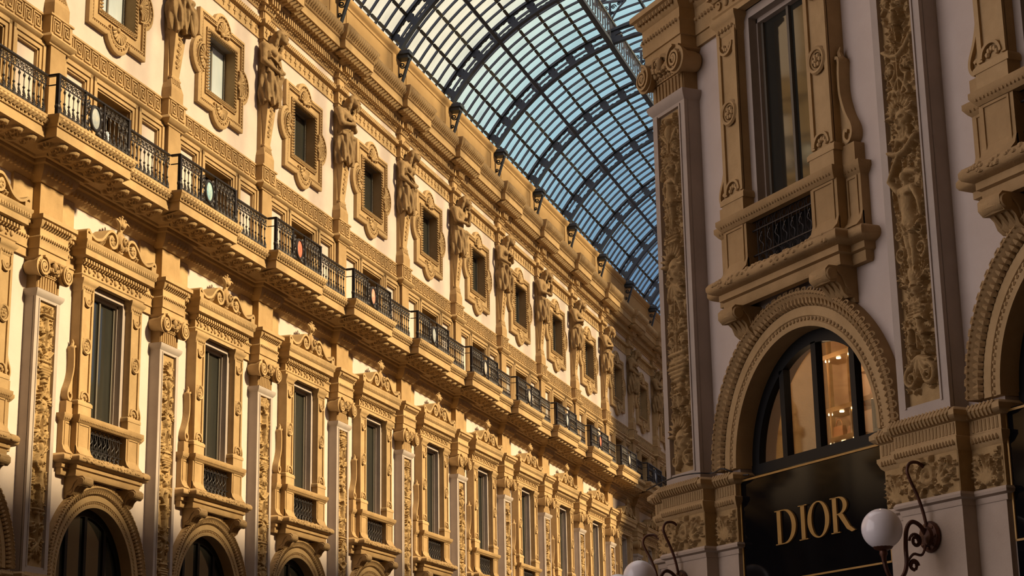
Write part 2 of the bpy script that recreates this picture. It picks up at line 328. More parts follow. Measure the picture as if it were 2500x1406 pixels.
# ------------------------------------------------------------------ carved relief panels (height field of strokes)
class Relief:
    def __init__(s, w, z0, z1, res):
        s.w = w; s.z0 = z0; s.z1 = z1; s.nx = max(8, int(w / res)); s.nz = int((z1 - z0) / res)
        s.xs = np.linspace(-w / 2, w / 2, s.nx + 1); s.zs = np.linspace(z0, z1, s.nz + 1); s.H = np.zeros((s.nz + 1, s.nx + 1))
    def cap(s, a, b, r0, r1, h):
        m = max(r0, r1); i0 = np.searchsorted(s.zs, min(a[1], b[1]) - m); i1 = np.searchsorted(s.zs, max(a[1], b[1]) + m)
        j0 = np.searchsorted(s.xs, min(a[0], b[0]) - m); j1 = np.searchsorted(s.xs, max(a[0], b[0]) + m)
        if i1 <= i0 or j1 <= j0: return
        X, Z = np.meshgrid(s.xs[j0:j1], s.zs[i0:i1]); dx, dz = b[0] - a[0], b[1] - a[1]; l2 = dx * dx + dz * dz + 1e-12
        t = np.clip(((X - a[0]) * dx + (Z - a[1]) * dz) / l2, 0, 1); d2 = (X - a[0] - t * dx) ** 2 + (Z - a[1] - t * dz) ** 2; r = r0 + (r1 - r0) * t
        hh = h * np.sqrt(np.clip(1 - d2 / (r * r), 0, 1)); v = s.H[i0:i1, j0:j1]; np.maximum(v, hh, out=v)
    def line(s, pts, r0, r1, h):
        n = len(pts) - 1
        for i in range(n): s.cap(pts[i], pts[i + 1], r0 + (r1 - r0) * i / n, r0 + (r1 - r0) * (i + 1) / n, h)
    def ell(s, x, z, rx, rz, h):
        X, Z = np.meshgrid(s.xs, s.zs); s.H = np.maximum(s.H, h * np.sqrt(np.clip(1 - ((X - x) / rx) ** 2 - ((Z - z) / rz) ** 2, 0, 1)))
    def cut(s, x, z, rx, rz, h):
        X, Z = np.meshgrid(s.xs, s.zs); s.H -= h * np.sqrt(np.clip(1 - ((X - x) / rx) ** 2 - ((Z - z) / rz) ** 2, 0, 1))
    def leaf(s, x, z, a, l, w_, h):
        p = [(x + l * t * math.cos(a + 0.5 * t), z + l * t * math.sin(a + 0.5 * t)) for t in (0, .25, .5, .75, 1)]
        for i in range(4): s.cap(p[i], p[i + 1], w_ * (0.5, 1, 0.9, 0.55, 0.2)[i], w_ * (0.5, 1, 0.9, 0.55, 0.2)[i + 1], h)
    def both(s, fn):
        fn(1); fn(-1)
    # ornament modules, each about .6 high, centred on z, scaled by k
    def scrolls(s, z, k=1.0, up=1):
        W_ = s.w / 2
        def f(q):
            sp = spiral(q * W_ * 0.5, z + up * 0.10 * k, W_ * 0.42, W_ * 0.10, -PI / 2 * up if q > 0 else -PI / 2 * up, -q * up * 1.6, 30)
            s.line([(q * 0.02, z - up * 0.26 * k), (q * W_ * 0.2, z - up * 0.2 * k)] + sp, 0.022, 0.012, 0.05); s.ell(q * W_ * 0.5, z + up * 0.10 * k, 0.05, 0.05, 0.065)
            for a in range(5): s.leaf(q * W_ * 0.5, z + up * 0.1 * k, a * 1.26 + 0.4, 0.09, 0.022, 0.06)
            s.leaf(q * 0.04, z - 0.2 * k, PI / 2 - q * 0.9, 0.2 * k, 0.03, 0.05); s.leaf(q * W_ * 0.55, z - 0.16 * k, -q * 0.4 + (0 if q > 0 else PI), 0.13, 0.025, 0.045)
        s.both(f); s.line([(0, z - 0.3 * k), (0, z + 0.3 * k)], 0.022, 0.016, 0.055); s.ell(0, z - 0.22 * k, 0.05, 0.03, 0.07)
    def fan(s, z, k=1.0, up=1):
        for i in range(-3, 4): s.leaf(0, z - 0.14 * up * k, up * PI / 2 - i * 0.36 - 0.25, (0.28 - 0.025 * abs(i)) * k, 0.034 * k, 0.05 + 0.012 * (i % 2))
        s.both(lambda q: s.line(spiral(q * 0.14 * k, z - 0.2 * k * up, 0.08 * k, 0.02, 0, q * 1.4, 20), 0.02, 0.012, 0.05))
    def urn(s, z, k=1.0):
        for i in range(9):
            t = i / 8; r = (0.05, 0.03, 0.06, 0.12, 0.155, 0.16, 0.13, 0.10, 0.15)[i] * k; zz = z - 0.2 * k + 0.4 * k * t
            s.cap((-r, zz), (r, zz), 0.032 * k, 0.032 * k, 0.07 if i not in (1, 7) else 0.045)
        for i in range(-2, 3): s.leaf(i * 0.05 * k, z + 0.2 * k, PI / 2 - i * 0.3 - 0.2, 0.14 * k, 0.025, 0.06)
        s.both(lambda q: s.line(spiral(q * 0.19 * k, z + 0.08 * k, 0.07 * k, 0.03 * k, PI / 2, -q * 0.8, 14), 0.014, 0.012, 0.05))
    def mask(s, z, k=1.0):
        s.ell(0, z, 0.10 * k, 0.14 * k, 0.09); s.ell(0, z - 0.01 * k, 0.02 * k, 0.05 * k, 0.115)
        for q in (1, -1): s.cut(q * 0.042 * k, z + 0.03 * k, 0.026 * k, 0.017 * k, 0.035); s.ell(q * 0.05 * k, z - 0.03 * k, 0.035 * k, 0.04 * k, 0.088)
        s.cut(0, z - 0.075 * k, 0.03 * k, 0.014 * k, 0.04)
        for i in range(11):
            a = PI * (i / 10) ; s.leaf(0.10 * k * math.cos(a), z + 0.06 * k + 0.10 * k * math.sin(a), a - 0.5, 0.12 * k, 0.026 * k, 0.075)
        s.both(lambda q: s.leaf(q * 0.06 * k, z - 0.12 * k, -PI / 2 + q * 0.5 - 0.25, 0.16 * k, 0.03 * k, 0.06))
    def figure(s, z, H, arm='down', x=0.0, lean=0.0):      # small standing body, feet at z
        k = H; P = lambda u, v: (x + u * k + lean * v * k, z + v * k)
        s.ell(*P(0.0, 0.92), 0.052 * k, 0.066 * k, 0.085); s.cap(P(0, 0.84), P(0, 0.88), 0.03 * k, 0.03 * k, 0.06)
        s.cap(P(-0.06, 0.79), P(0.06, 0.79), 0.055 * k, 0.055 * k, 0.075); s.cap(P(0, 0.76), P(0.005, 0.62), 0.088 * k, 0.068 * k, 0.085); s.cap(P(0, 0.60), P(0.01, 0.50), 0.07 * k, 0.092 * k, 0.09)
        for q in (-1, 1):
            s.ell(*P(q * 0.042, 0.745), 0.034 * k, 0.034 * k, 0.10)
            s.cap(P(q * 0.045, 0.48), P(q * 0.03 + 0.02, 0.26), 0.062 * k, 0.042 * k, 0.08); s.cap(P(q * 0.03 + 0.02, 0.26), P(q * 0.022 + 0.02, 0.05), 0.040 * k, 0.022 * k, 0.07)
            s.cap(P(q * 0.022 + 0.02, 0.04), P(q * 0.05 + 0.02, 0.0), 0.024 * k, 0.018 * k, 0.07)
        if arm == 'up':
            s.line([P(-0.10, 0.80), P(-0.20, 0.92), P(-0.10, 1.06), P(-0.02, 1.14)], 0.035 * k, 0.022 * k, 0.08); s.line([P(0.10, 0.80), P(0.17, 0.66), P(0.20, 0.52)], 0.034 * k, 0.022 * k, 0.07)
            s.line([P(0.03, 0.97), P(0.10, 0.95), P(0.16, 0.93)], 0.04 * k, 0.02 * k, 0.06)
        else:
            s.line([P(-0.10, 0.80), P(-0.17, 0.66), P(-0.08, 0.56)], 0.034 * k, 0.022 * k, 0.07); s.line([P(0.10, 0.80), P(0.18, 0.70), P(0.22, 0.86)], 0.034 * k, 0.022 * k, 0.07)
        for i in range(4): s.line([P(-0.10 + 0.05 * i, 0.50 - 0.02 * i), P(-0.05 + 0.05 * i, 0.40), P(0.03 + 0.05 * i, 0.34 + 0.03 * i)], 0.018 * k, 0.01 * k, 0.095)
    def wings(s, z, k=1.0):
        s.both(lambda q: [s.line([(q * 0.04, z - 0.12 * k), (q * (0.10 + 0.028 * i), z - 0.05 * k + 0.02 * i), (q * (0.12 + 0.03 * i) * k, z + (0.20 - 0.05 * i) * k)], 0.022, 0.012, 0.05) for i in range(5)])
        s.ell(0, z, 0.06 * k, 0.11 * k, 0.08); s.ell(0, z + 0.13 * k, 0.045 * k, 0.05 * k, 0.085)
    def ribbon(s, z):
        s.line([(-s.w * 0.42, z + 0.05), (-s.w * 0.2, z - 0.04), (0.0, z - 0.07), (s.w * 0.22, z - 0.02), (s.w * 0.42, z + 0.09)], 0.03, 0.03, 0.06)
        s.both(lambda q: s.line([(q * s.w * 0.40, z + 0.05), (q * s.w * 0.36, z - 0.12), (q * s.w * 0.43, z - 0.26)], 0.018, 0.01, 0.04))
    def drops(s, z, n=4):
        s.both(lambda q: [s.ell(q * s.w * 0.36, z - 0.07 * i, 0.022, 0.03, 0.045) for i in range(n)])
    def dish(s, z, k=1.0):
        s.line([(-0.17 * k, z + 0.03 * k), (0.17 * k, z + 0.03 * k)], 0.024, 0.024, 0.07); s.line([(-0.11 * k, z - 0.02 * k), (0.11 * k, z - 0.02 * k)], 0.03, 0.03, 0.06)
        s.cap((0, z - 0.05 * k), (0, z - 0.2 * k), 0.03 * k, 0.055 * k, 0.06)
        for i in range(-2, 3): s.leaf(i * 0.045 * k, z + 0.05 * k, PI / 2 - 0.25 - 0.12 * i, 0.16 * k, 0.022, 0.055)
    def filler(s, n, seed, l0=0.10, w0=0.015):
        rg = random.Random(seed)
        for _ in range(n):
            x = rg.uniform(0.03, s.w / 2 - 0.05); z = rg.uniform(s.z0 + 0.12, s.z1 - 0.12); a = rg.uniform(-0.4, 2.6); l = l0 * rg.uniform(0.7, 1.3)
            i = min(s.nz, int((z - s.z0) / (s.z1 - s.z0) * s.nz)); j = min(s.nx, int((x + s.w / 2) / s.w * s.nx))
            if s.H[i, j] > 0.012: continue
            for q in (1, -1):
                aa = a if q > 0 else PI - a
                if rg.random() < 0.3: s.line(spiral(q * x, z, l * 0.42, 0.012, aa, q * 1.2, 12), w0 * 0.8, w0 * 0.6, 0.034)
                else: s.leaf(q * x, z, aa - 0.25, l, w0, 0.036); s.leaf(q * x, z, aa + 0.7, l * 0.6, w0 * 0.8, 0.03)
    def mesh(s, mb, e0, mx=1, gain=1.0):
        H = s.H * gain; H[0, :] = H[-1, :] = 0; H[:, 0] = H[:, -1] = 0
        rnd = np.random.RandomState(5); H += (H > 0.004) * (rnd.rand(*H.shape) - 0.5) * 0.006
        X, Z = np.meshgrid(s.xs * mx, s.zs); V = np.stack([X.ravel(), (H + e0).ravel(), Z.ravel()], 1)
        n = s.nx + 1; i, j = np.meshgrid(np.arange(s.nz), np.arange(s.nx), indexing='ij'); a = (i * n + j).ravel()
        mb.add([tuple(q) for q in V.tolist()], [(int(k), int(k) + 1, int(k) + n + 1, int(k) + n) for k in a])
def soffit(w_):
    r = Relief(w_, 0.0, 0.44, 0.022); n = max(3, round((w_ - 0.2) / 0.44))
    for i in range(n):
        x = -w_ / 2 + 0.1 + (w_ - 0.2) * (i + 0.5) / n
        r.line(smooth_pts([(x - 0.20, 0.03), (x - 0.10, 0.05), (x - 0.03, 0.14), (x - 0.05, 0.28), (x + 0.03, 0.37), (x + 0.16, 0.40), (x + 0.24, 0.34)], 5), 0.055, 0.035, 0.07)
        r.line(spiral(x + 0.10, 0.21, 0.10, 0.03, PI / 2, -1.3, 16), 0.026, 0.018, 0.06); r.ell(x + 0.10, 0.21, 0.03, 0.03, 0.055)
        for a in range(4): r.leaf(x - 0.12, 0.12, 1.0 + 0.5 * a, 0.16, 0.03, 0.055)
        r.leaf(x + 0.14, 0.08, 0.0, 0.14, 0.028, 0.05)
    return r
SOFF = (soffit(2.8), soffit(2.12))
# ------------------------------------------------------------------ continuous mouldings
def moulding(name, m, fac, label, items):
    mb = MB(); [f(mb) for f in items]
    return tag(mb.build(name, m, loc=fac.at(0), rot=fac.rot), label, 'moulding', kind='structure')
XA, XB = 5 * N0 - 1.0, 5 * N1 + 5.0
def bl_pil(hw, e, lo=N0, hi=N1, bay=5.0): return [(bay * n - hw, bay * n + hw, e) for n in range(lo, hi + 1)]
def entab(mb, fac, xa, xb, lo, hi):
    bay = fac.bay
    blk = bl_pil(0.50, 0.30, lo, hi, bay)
    p = breaks(xa, xb, 0.05, blk)
    mb.sweep(p, [(-0.3, 11.18), (0, 11.18), (0, 11.34), (0.025, 11.345), (0.025, 11.52), (0.05, 11.56), (0.02, 11.60), (0.02, 11.74), (0.07, 11.78), (0.11, 11.88), (0.15, 11.90), (0.15, 11.98), (-0.3, 12.0)])
    for n in range(lo, hi + 1):
        for a, b, e in ((bay * n - 0.5, bay * n + 0.5, 0.30), (bay * n + 0.55, bay * n + bay / 2 - 1.35, 0.05), (bay * n + bay / 2 + 1.35, bay * n + bay - 0.55, 0.05)):
            if b > xb: continue
            k = max(2, int((b - a) / 0.075)); eggs(mb, a, b, e + 0.05, 11.56, k, (0.03, 0.03, 0.03), 5)
            k = max(2, int((b - a) / 0.085)); eggs(mb, a, b, e + 0.11, 11.83, k, (0.035, 0.04, 0.045), 5)
moulding('trim_1', STONE_L, FL, 'beaded entablature moulding above the tall windows of the sunlit wall', [lambda mb: entab(mb, FL, XA, XB, N0, N1)])
moulding('trim_2', STONE_L, FR, 'beaded entablature moulding at the top of the shaded corner building', [lambda mb: entab(mb, FR, -0.75, 14, 0, 2)])
# mezzanine base, egg and dart, carved soffit, balcony slab
def balcony(mb):
    p = breaks(XA, XB, 0.03, bl_pil(0.5, 0.26))
    mb.sweep(p, [(-0.3, 12.70), (0.0, 12.70), (0.03, 12.74), (0.10, 12.80), (0.15, 12.90), (0.16, 12.98), (0.22, 13.0), (0.24, 13.12), (-0.3, 13.12)])
    p = breaks(XA, XB, 0.88, bl_pil(1.42, 1.13))
    mb.sweep(p, [(-1.3, 13.10), (-0.62, 13.10), (-0.58, 13.04), (-0.52, 13.05), (-0.50, 13.09), (-0.05, 13.19), (0, 13.20), (0, 13.39), (0.03, 13.40), (0.03, 13.45), (0.07, 13.50), (0.08, 13.55), (0.10, 13.57), (0.10, 13.62), (-1.3, 13.63)])
    for n in range(N0, N1 + 1):
        c = 5 * n
        for a, b, e in ((c - 1.42, c + 1.42, 1.13), (c + 1.44, c + 3.56, 0.88)):
            k = int((b - a) / 0.13)
            for i in range(k): x = a + (b - a) * (i + 0.5) / k; mb.tube([(x - 0.035, e + 0.045, 13.455), (x, e + 0.085, 13.505), (x + 0.04, e + 0.085, 13.56)], [0.03, 0.05, 0.022], 5)
            k = int((b - a) / 0.07); eggs(mb, a, b, e + 0.02, 13.425, k, (0.022, 0.03, 0.022), 5)
        for a, b, e in ((c - 0.5, c + 0.5, 0.26), (c + 0.52, c + 4.48, 0.03)):
            k = int((b - a) / 0.13); eggs(mb, a, b, e + 0.12, 12.86, k, (0.05, 0.06, 0.075), 6)
        for a, b, e1 in ((c - 1.42, c + 1.42, 1.13), (c + 1.42, c + 3.58, 0.88)):
            r = SOFF[0] if b - a > 2.5 else SOFF[1]; H = r.H; nx, nz = r.nx + 1, r.nz + 1
            vs = []
            for jz in range(nz):
                for ix in range(nx): e = e1 - 0.49 + r.zs[jz]; vs.append(((a + b) / 2 + r.xs[ix], e, 13.092 + 0.10 * r.zs[jz] / 0.45 - H[jz, ix]))
            mb.add(vs, [(q * nx + k, q * nx + k + 1, q * nx + nx + k + 1, q * nx + nx + k) for q in range(nz - 1) for k in range(nx - 1)])
moulding('trim_3', STONE_L, FL, 'projecting balcony ledge with carved soffit running along the sunlit wall', [balcony])
# greek key band
def key_unit(mb, x, e, z0, u=0.40, h=0.34):
    t = 0.028; k = 0.026
    def hseg(a, b, zz): mb.box(x + a * u, x + b * u, e, e + k, z0 + zz * h - t / 2, z0 + zz * h + t / 2)
    def vseg(xx, a, b): mb.box(x + xx * u - t / 2, x + xx * u + t / 2, e, e + k, z0 + a * h, z0 + b * h)
    vseg(0.04, 0.0, 1.0); hseg(0.04, 0.84, 1.0); vseg(0.84, 0.24, 1.0); hseg(0.44, 0.84, 0.24); vseg(0.44, 0.24, 0.60); hseg(0.44, 0.62, 0.60)
    hseg(0.20, 1.04, 0.0); vseg(0.22, 0.0, 0.78); hseg(0.22, 0.64, 0.78); vseg(0.64, 0.44, 0.78)
def keyband(mb):
    p = breaks(XA, XB, 0.06, bl_pil(0.41, 0.25))
    mb.sweep(p, [(-0.3, 15.62), (-0.03, 15.62), (-0.02, 15.65), (0.05, 15.69), (0.085, 15.745), (0.05, 15.80), (0.02, 15.82), (0, 15.84), (0, 16.21), (0.03, 16.22), (0.03, 16.26), (-0.3, 16.27)])
    for n in range(N0, N1 + 1):
        for i in range(12): key_unit(mb, 5 * n + 0.46 + i * 0.342, 0.06, 15.875, 0.325, 0.31)
        for i in range(2): key_unit(mb, 5 * n - 0.36 + i * 0.36, 0.25, 15.875, 0.335, 0.31)
moulding('trim_4', STONE_L, FL, 'Greek key band running under the upper windows of the sunlit wall', [keyband])
def ropeband(mb):
    p = breaks(XA, XB, 0.0, bl_pil(0.27, 0.14))
    mb.sweep(p, [(-0.2, 19.70), (0.03, 19.70), (0.03, 19.74), (0.012, 19.75), (0.012, 20.05), (0.05, 20.06), (0.09, 20.10), (0.09, 20.20), (0.05, 20.24), (-0.2, 20.25)])
    for n in range(N0, N1 + 1):
        c = 5 * n
        for a, b, e in ((c - 0.25, c + 0.25, 0.14), (c + 0.3, c + 4.7, 0.0)):
            k = int((b - a) / 0.10)
            for i in range(k):
                x = a + (b - a) * (i + 0.5) / k
                mb.tube([(x - 0.05, e + 0.09, 20.09), (x, e + 0.115, 20.15), (x + 0.05, e + 0.09, 20.21)], 0.028, 5)
            k = max(2, int((b - a) / 0.30))
            for i in range(k):
                x = a + (b - a) * (i + 0.5) / k
                mb.box(x - 0.012, x + 0.012, e, e + 0.035, 19.79, 20.01)
                mb.box(x - 0.055, x + 0.055, e, e + 0.035, 19.885, 19.915)
                for q in (-0.055, 0.055): mb.ball((x + q, e + 0.02, 19.9), 0.025, 5, 4)
moulding('trim_5', STONE_L, FL, 'twisted rope band with small crosses beside the statue heads', [ropeband])
def cornice(mb):
    b1 = bl_pil(0.30, 0.16)
    p = breaks(XA, XB, 0.03, b1)
    mb.sweep(p, [(-0.3, 20.48), (0, 20.48), (0.04, 20.54), (0.04, 20.60), (0.10, 20.62), (0.10, 20.80), (0.16, 20.83), (0.22, 20.9), (0.22, 20.98), (-0.3, 20.98)])
    p = breaks(XA, XB, 0.52, bl_pil(1.07, 0.68))
    mb.sweep(p, [(-0.9, 20.98), (-0.30, 20.98), (-0.02, 21.02), (0, 21.03), (0, 21.26), (0.03, 21.28), (0.03, 21.33), (0.07, 21.37), (0.10, 21.45), (0.12, 21.54), (0.15, 21.60), (0.15, 21.65), (-0.9, 21.67)])
    for n in range(N0, N1 + 1):
        c = 5 * n
        for a, b, e in ((c - 0.28, c + 0.28, 0.16), (c + 0.34, c + 4.66, 0.03)):
            k = int((b - a) / 0.125)
            for i in range(k):
                x = a + (b - a) * (i + 0.5) / k; mb.box(x - 0.034, x + 0.034, e + 0.08, e + 0.21, 20.63, 20.80)
            k = int((b - a) / 0.10); eggs(mb, a, b, e + 0.04, 20.56, k, (0.035, 0.04, 0.035), 5)
        for a, b, e in ((c - 1.05, c + 1.05, 0.68), (c + 1.1, c + 3.9, 0.52)):
            k = int((b - a) / 0.19)
            for i in range(k):
                x = a + (b - a) * (i + 0.5) / k
                mb.tube([(x, e - 0.32, 20.92), (x - 0.02, e - 0.16, 20.93), (x + 0.03, e - 0.03, 20.99)], [0.06, 0.075, 0.035], 6)
            k = int((b - a) / 0.135)
            for i in range(k):
                x = a + (b - a) * (i + 0.5) / k
                mb.tube([(x - 0.03, e + 0.05, 21.36), (x - 0.01, e + 0.115, 21.44), (x + 0.02, e + 0.145, 21.53), (x + 0.05, e + 0.17, 21.58)], [0.025, 0.06, 0.052, 0.02], 5)
            k = int((b - a) / 0.08); eggs(mb, a, b, e + 0.03, 21.305, k, (0.025, 0.03, 0.03), 5)
moulding('trim_6', STONE_L, FL, 'leaf carved crowning cornice with dentils along the sunlit wall', [cornice])
def attic(mb):
    mb.box(XA, XB, -0.6, 0.0, 21.6, 23.1)
    mb.sweep([(XA, 0.0), (XB, 0.0)], [(-0.62, 23.08), (0.0, 23.08), (0.03, 23.12), (0.08, 23.16), (0.10, 23.22), (0.10, 23.30), (-0.62, 23.32)])
    mb.sweep([(XA, 0.0), (XB, 0.0)], [(-0.1, 22.2), (0.025, 22.2), (0.03, 22.24), (-0.1, 22.26)])
    for n in range(N0, N1 + 1):
        c = 5 * n
        for s in (1, -1):
            x = c + s * 0.62; mb.box(x - 0.02, x + 0.02, 0.0, 0.02, 22.25, 23.02)
        mb.box(c + 0.62, c + 4.38, 0.0, 0.02, 22.98, 23.02)
moulding('trim_7', ATTIC, FL, 'plain ochre attic parapet under the glass roof', [attic])
wr_ = MB()
for k, n in enumerate(range(N0, N1)):
    c = 5 * n
    wr_.tube([(c + 0.9, 0.12, 22.12), (c + 4.2, 0.12, 22.12)], 0.012, 4)
    for i in range(3): wr_.tube([(c + 1.3 + i * 1.2, 0.0, 22.06), (c + 1.3 + i * 1.2, 0.14, 22.13), (c + 1.3 + i * 1.2, 0.2, 22.2)], 0.014, 4)
o = wr_.build('cornice_wire', IRON, loc=FL.at(0), rot=FL.rot); tag(o, 'thin bird wire on small pins above the leaf carved cornice', 'wire')

Z0R, Z1R = 5.30, 10.36
def fill(rel, mods, z1=Z1R - 0.12, z0=Z0R + 0.1):
    tot = sum(h for _, h in mods); k = (z1 - z0) / tot; z = z1
    for fn, h in mods:
        fn(rel, z - h * k / 2); z -= h * k
VARS = []
mods_lib = {
    'dish': (lambda r, z: r.dish(z, 1.1), 0.5), 'scr': (lambda r, z: r.scrolls(z), 0.62), 'scd': (lambda r, z: r.scrolls(z, 1, -1), 0.62), 'fan': (lambda r, z: r.fan(z), 0.46),
    'fand': (lambda r, z: r.fan(z, 1, -1), 0.46), 'urn': (lambda r, z: r.urn(z), 0.56), 'mask': (lambda r, z: r.mask(z, 1.25), 0.5), 'wing': (lambda r, z: r.wings(z, 1.1), 0.5),
    'rib': (lambda r, z: (r.ribbon(z), r.drops(z - 0.12)), 0.4), 'fig': (lambda r, z: r.figure(z - 0.55, 1.1), 1.15), 'figu': (lambda r, z: r.figure(z - 0.6, 1.0, 'up'), 1.25)}
for seq in (('dish', 'scr', 'rib', 'urn', 'fan', 'mask', 'scd', 'wing', 'figu', 'dish', 'scr', 'fand'), ('fan', 'wing', 'scr', 'mask', 'scd', 'urn', 'rib', 'fig', 'fan', 'scr', 'urn'),
            ('figu', 'scr', 'urn', 'fand', 'rib', 'scd', 'mask', 'dish', 'fan', 'wing', 'scr'), ('urn', 'scd', 'fan', 'figu', 'scr', 'dish', 'mask', 'rib', 'scr', 'fand', 'wing')):
    r = Relief(0.58, Z0R, Z1R, 0.017); fill(r, [mods_lib[q] for q in seq]); r.filler(70, len(VARS), 0.11, 0.019); VARS.append(r)
RA = Relief(0.58, Z0R, Z1R, 0.0105)
RA.wings(10.05, 1.25); RA.scrolls(9.72); RA.mask(9.5, 0.9); RA.line(arc(0, 9.42, 0.22, PI, 0, 16), 0.03, 0.03, 0.06); RA.figure(8.62, 0.92); RA.dish(8.5, 0.9); RA.mask(8.05, 1.5); RA.fan(7.72, 1.1, -1)
RA.scrolls(7.42, 1.05, -1); RA.scrolls(6.98); RA.urn(6.66, 1.2); RA.fan(6.3, 1.1); RA.figure(5.98, 0.46, x=-0.13, lean=0.25); RA.figure(5.98, 0.46, x=0.13, lean=-0.25)
RA.mask(5.70, 1.35); RA.both(lambda q: RA.line(spiral(q * 0.15, 5.46, 0.11, 0.03, PI / 2, q * 1.5, 26), 0.028, 0.015, 0.06))
RB = Relief(0.60, Z0R, Z1R, 0.0105)
RB.scrolls(10.12, 1, -1); RB.figure(9.45, 0.52, 'up', x=0.02); RB.ribbon(9.38); RB.drops(9.5, 3); RB.scrolls(9.08); RB.scrolls(8.80, 0.9, -1); RB.mask(8.52, 1.2); RB.fan(8.42, 1.0)
RB.line(smooth_pts([(-0.24, 8.20), (-0.1, 8.15), (0.06, 8.17), (0.24, 8.28)], 5), 0.036, 0.036, 0.085); RB.drops(8.12, 4)
RB.figure(6.72, 1.25, 'up', x=0.0, lean=-0.02); RB.both(lambda q: RB.line(smooth_pts([(q * 0.18, 8.0), (q * 0.26, 7.8), (q * 0.24, 7.5), (q * 0.16, 7.34)], 5), 0.012, 0.012, 0.04))
RB.both(lambda q: RB.line(spiral(q * 0.19, 7.22, 0.09, 0.02, PI / 2, q * 1.5, 26), 0.024, 0.012, 0.06)); RB.both(lambda q: RB.line(spiral(q * 0.17, 7.0, 0.1, 0.03, -PI / 2, q * 1.4, 26), 0.024, 0.014, 0.055))
RB.wings(6.72, 1.3); RB.mask(6.56, 0.95); RB.urn(6.26, 0.7); RB.line([(0, 6.45), (0, 5.9)], 0.035, 0.02, 0.06)
RB.figure(5.74, 0.50, x=-0.13, lean=0.12); RB.figure(5.80, 0.56, x=0.15, lean=-0.22)
RB.both(lambda q: RB.line(spiral(q * 0.14, 5.58, 0.13, 0.03, PI / 2, -q * 1.6, 30), 0.034, 0.016, 0.07)); RB.fan(5.66, 1.1, -1)

RA.filler(230, 11); RB.filler(230, 12)
# ------------------------------------------------------------------ lower pilasters
def make_pilaster(rel, mx=1):
    t = thing('pilaster', '', 'pilaster', (0, 0, 0), 0, 'carved pilasters')
    s = MB()      # shaft: grey framed strip
    s.box(-0.435, 0.435, -0.02, 0.20, 5.14, 10.42)
    for a, b in ((-0.435, -0.30), (0.30, 0.435)): s.box(a, b, 0.19, 0.25, 5.14, 10.42)
    s.box(-0.30, 0.30, 0.19, 0.25, 5.14, 5.29); s.box(-0.30, 0.30, 0.19, 0.25, 10.37, 10.42)
    for a, b in ((-0.325, -0.295), (0.295, 0.325)): s.box(a, b, 0.19, 0.265, 5.27, 10.39)
    s.sweep([(-0.435, -0.02), (-0.435, 0.25), (0.435, 0.25), (0.435, -0.02)], [(-0.1, 10.42), (0.0, 10.42), (0.04, 10.47), (0.06, 10.52), (0.06, 10.56), (-0.1, 10.57)])
    s.build('shaft', GREY, t)
    r = MB(); rel.mesh(r, 0.203, mx, 1.45); r.build('relief_panel', RELIEF, t, ang=60)
    k = MB()      # capital
    k.box(-0.40, 0.40, -0.02, 0.22, 10.56, 10.9)
    for i in range(9): x = -0.36 + 0.09 * i; k.tube([(x, 0.22, 10.60), (x, 0.225, 10.84)], 0.032, 6)
    k.box(-0.42, 0.42, -0.02, 0.25, 10.86, 10.90); eggs(k, -0.4, 0.4, 0.25, 10.905, 12, (0.032, 0.03, 0.03), 5)
    k.box(-0.36, 0.36, -0.02, 0.27, 10.90, 11.12)
    eggs(k, -0.28, 0.28, 0.29, 10.98, 5, (0.05, 0.05, 0.07), 8)
    k.sweep([(-0.46, -0.02), (-0.46, 0.30), (0.46, 0.30), (0.46, -0.02)], [(-0.2, 11.08), (0, 11.08), (0.02, 11.12), (0.06, 11.15), (0.06, 11.19), (-0.2, 11.19)])
    cap = k.build('capital', STONE, t)
    for q in (-1, 1):
        v = MB(); cx_, cz_ = q * 0.44, 10.98
        v.lathe([(0.05, 0.0), (0.13, 0.02), (0.15, 0.1), (0.15, 0.22), (0.20, 0.34), (0.20, 0.36), (0.05, 0.37)], (cx_, 0.0, cz_), 20, 'e')
        v.ribbon(spiral(cx_, cz_, 0.205, 0.05, PI / 2, q * 2.2, 44), 0.35, 0.415, 0.035); v.ball((cx_, 0.385, cz_), (0.05, 0.04, 0.05), 10, 6)
        for i in range(14): a = 2 * PI * i / 14; v.ball((cx_ + 0.135 * math.cos(a), 0.375, cz_ + 0.135 * math.sin(a)), 0.016, 5, 4)
        v.build('volute', STONE_L, cap)
    g = MB()      # leaf festoon between the volutes with a small face
    random.seed(3)
    for i in range(15):
        u = -0.26 + 0.52 * i / 14; zz = 11.05 - 0.07 * math.cos(u / 0.26 * PI / 2) ; g.ball((u, 0.31 + 0.03 * random.random(), zz + 0.02 * random.random()), (0.045, 0.05, 0.05), 6, 4)
    g.ball((0, 0.35, 11.06), (0.075, 0.08, 0.095), 10, 7); g.ball((0, 0.43, 11.05), (0.018, 0.02, 0.03), 6, 4)
    for q in (-1, 1): g.tube(smooth_pts([(0, 0.33, 11.14), (q * 0.10, 0.38, 11.16), (q * 0.2, 0.34, 11.10), (q * 0.24, 0.33, 11.0)], 4), [0.03] * 13, 6)
    g.build('festoon', STONE, cap)
    return t
pil = [Placer(make_pilaster(v)) for v in VARS]
for n in range(N0, N1 + 1):
    v = max(0, n) % 4
    lab = 'tall carved pilaster with scroll capital, %s from the left on the sunlit wall' % ORD[n] if n >= 0 else 'carved pilaster of the sunlit wall outside the left edge of the photo' + (', further on' if n == -2 else '')
    pil[v](FL.at(5 * n), FL.rot, lab)
for rel, n, lab in ((RA, 0, 'large shaded corner pilaster beside the glass roof, carved with masks and scrolls'), (RB, 1, 'large shaded pilaster carved with a woman raising her arm, beside the lettered shop arch'),):
    t = make_pilaster(rel); t['label'] = lab; t.location = FR.at(5.1 * n); t.rotation_euler = (0, 0, FR.rot)
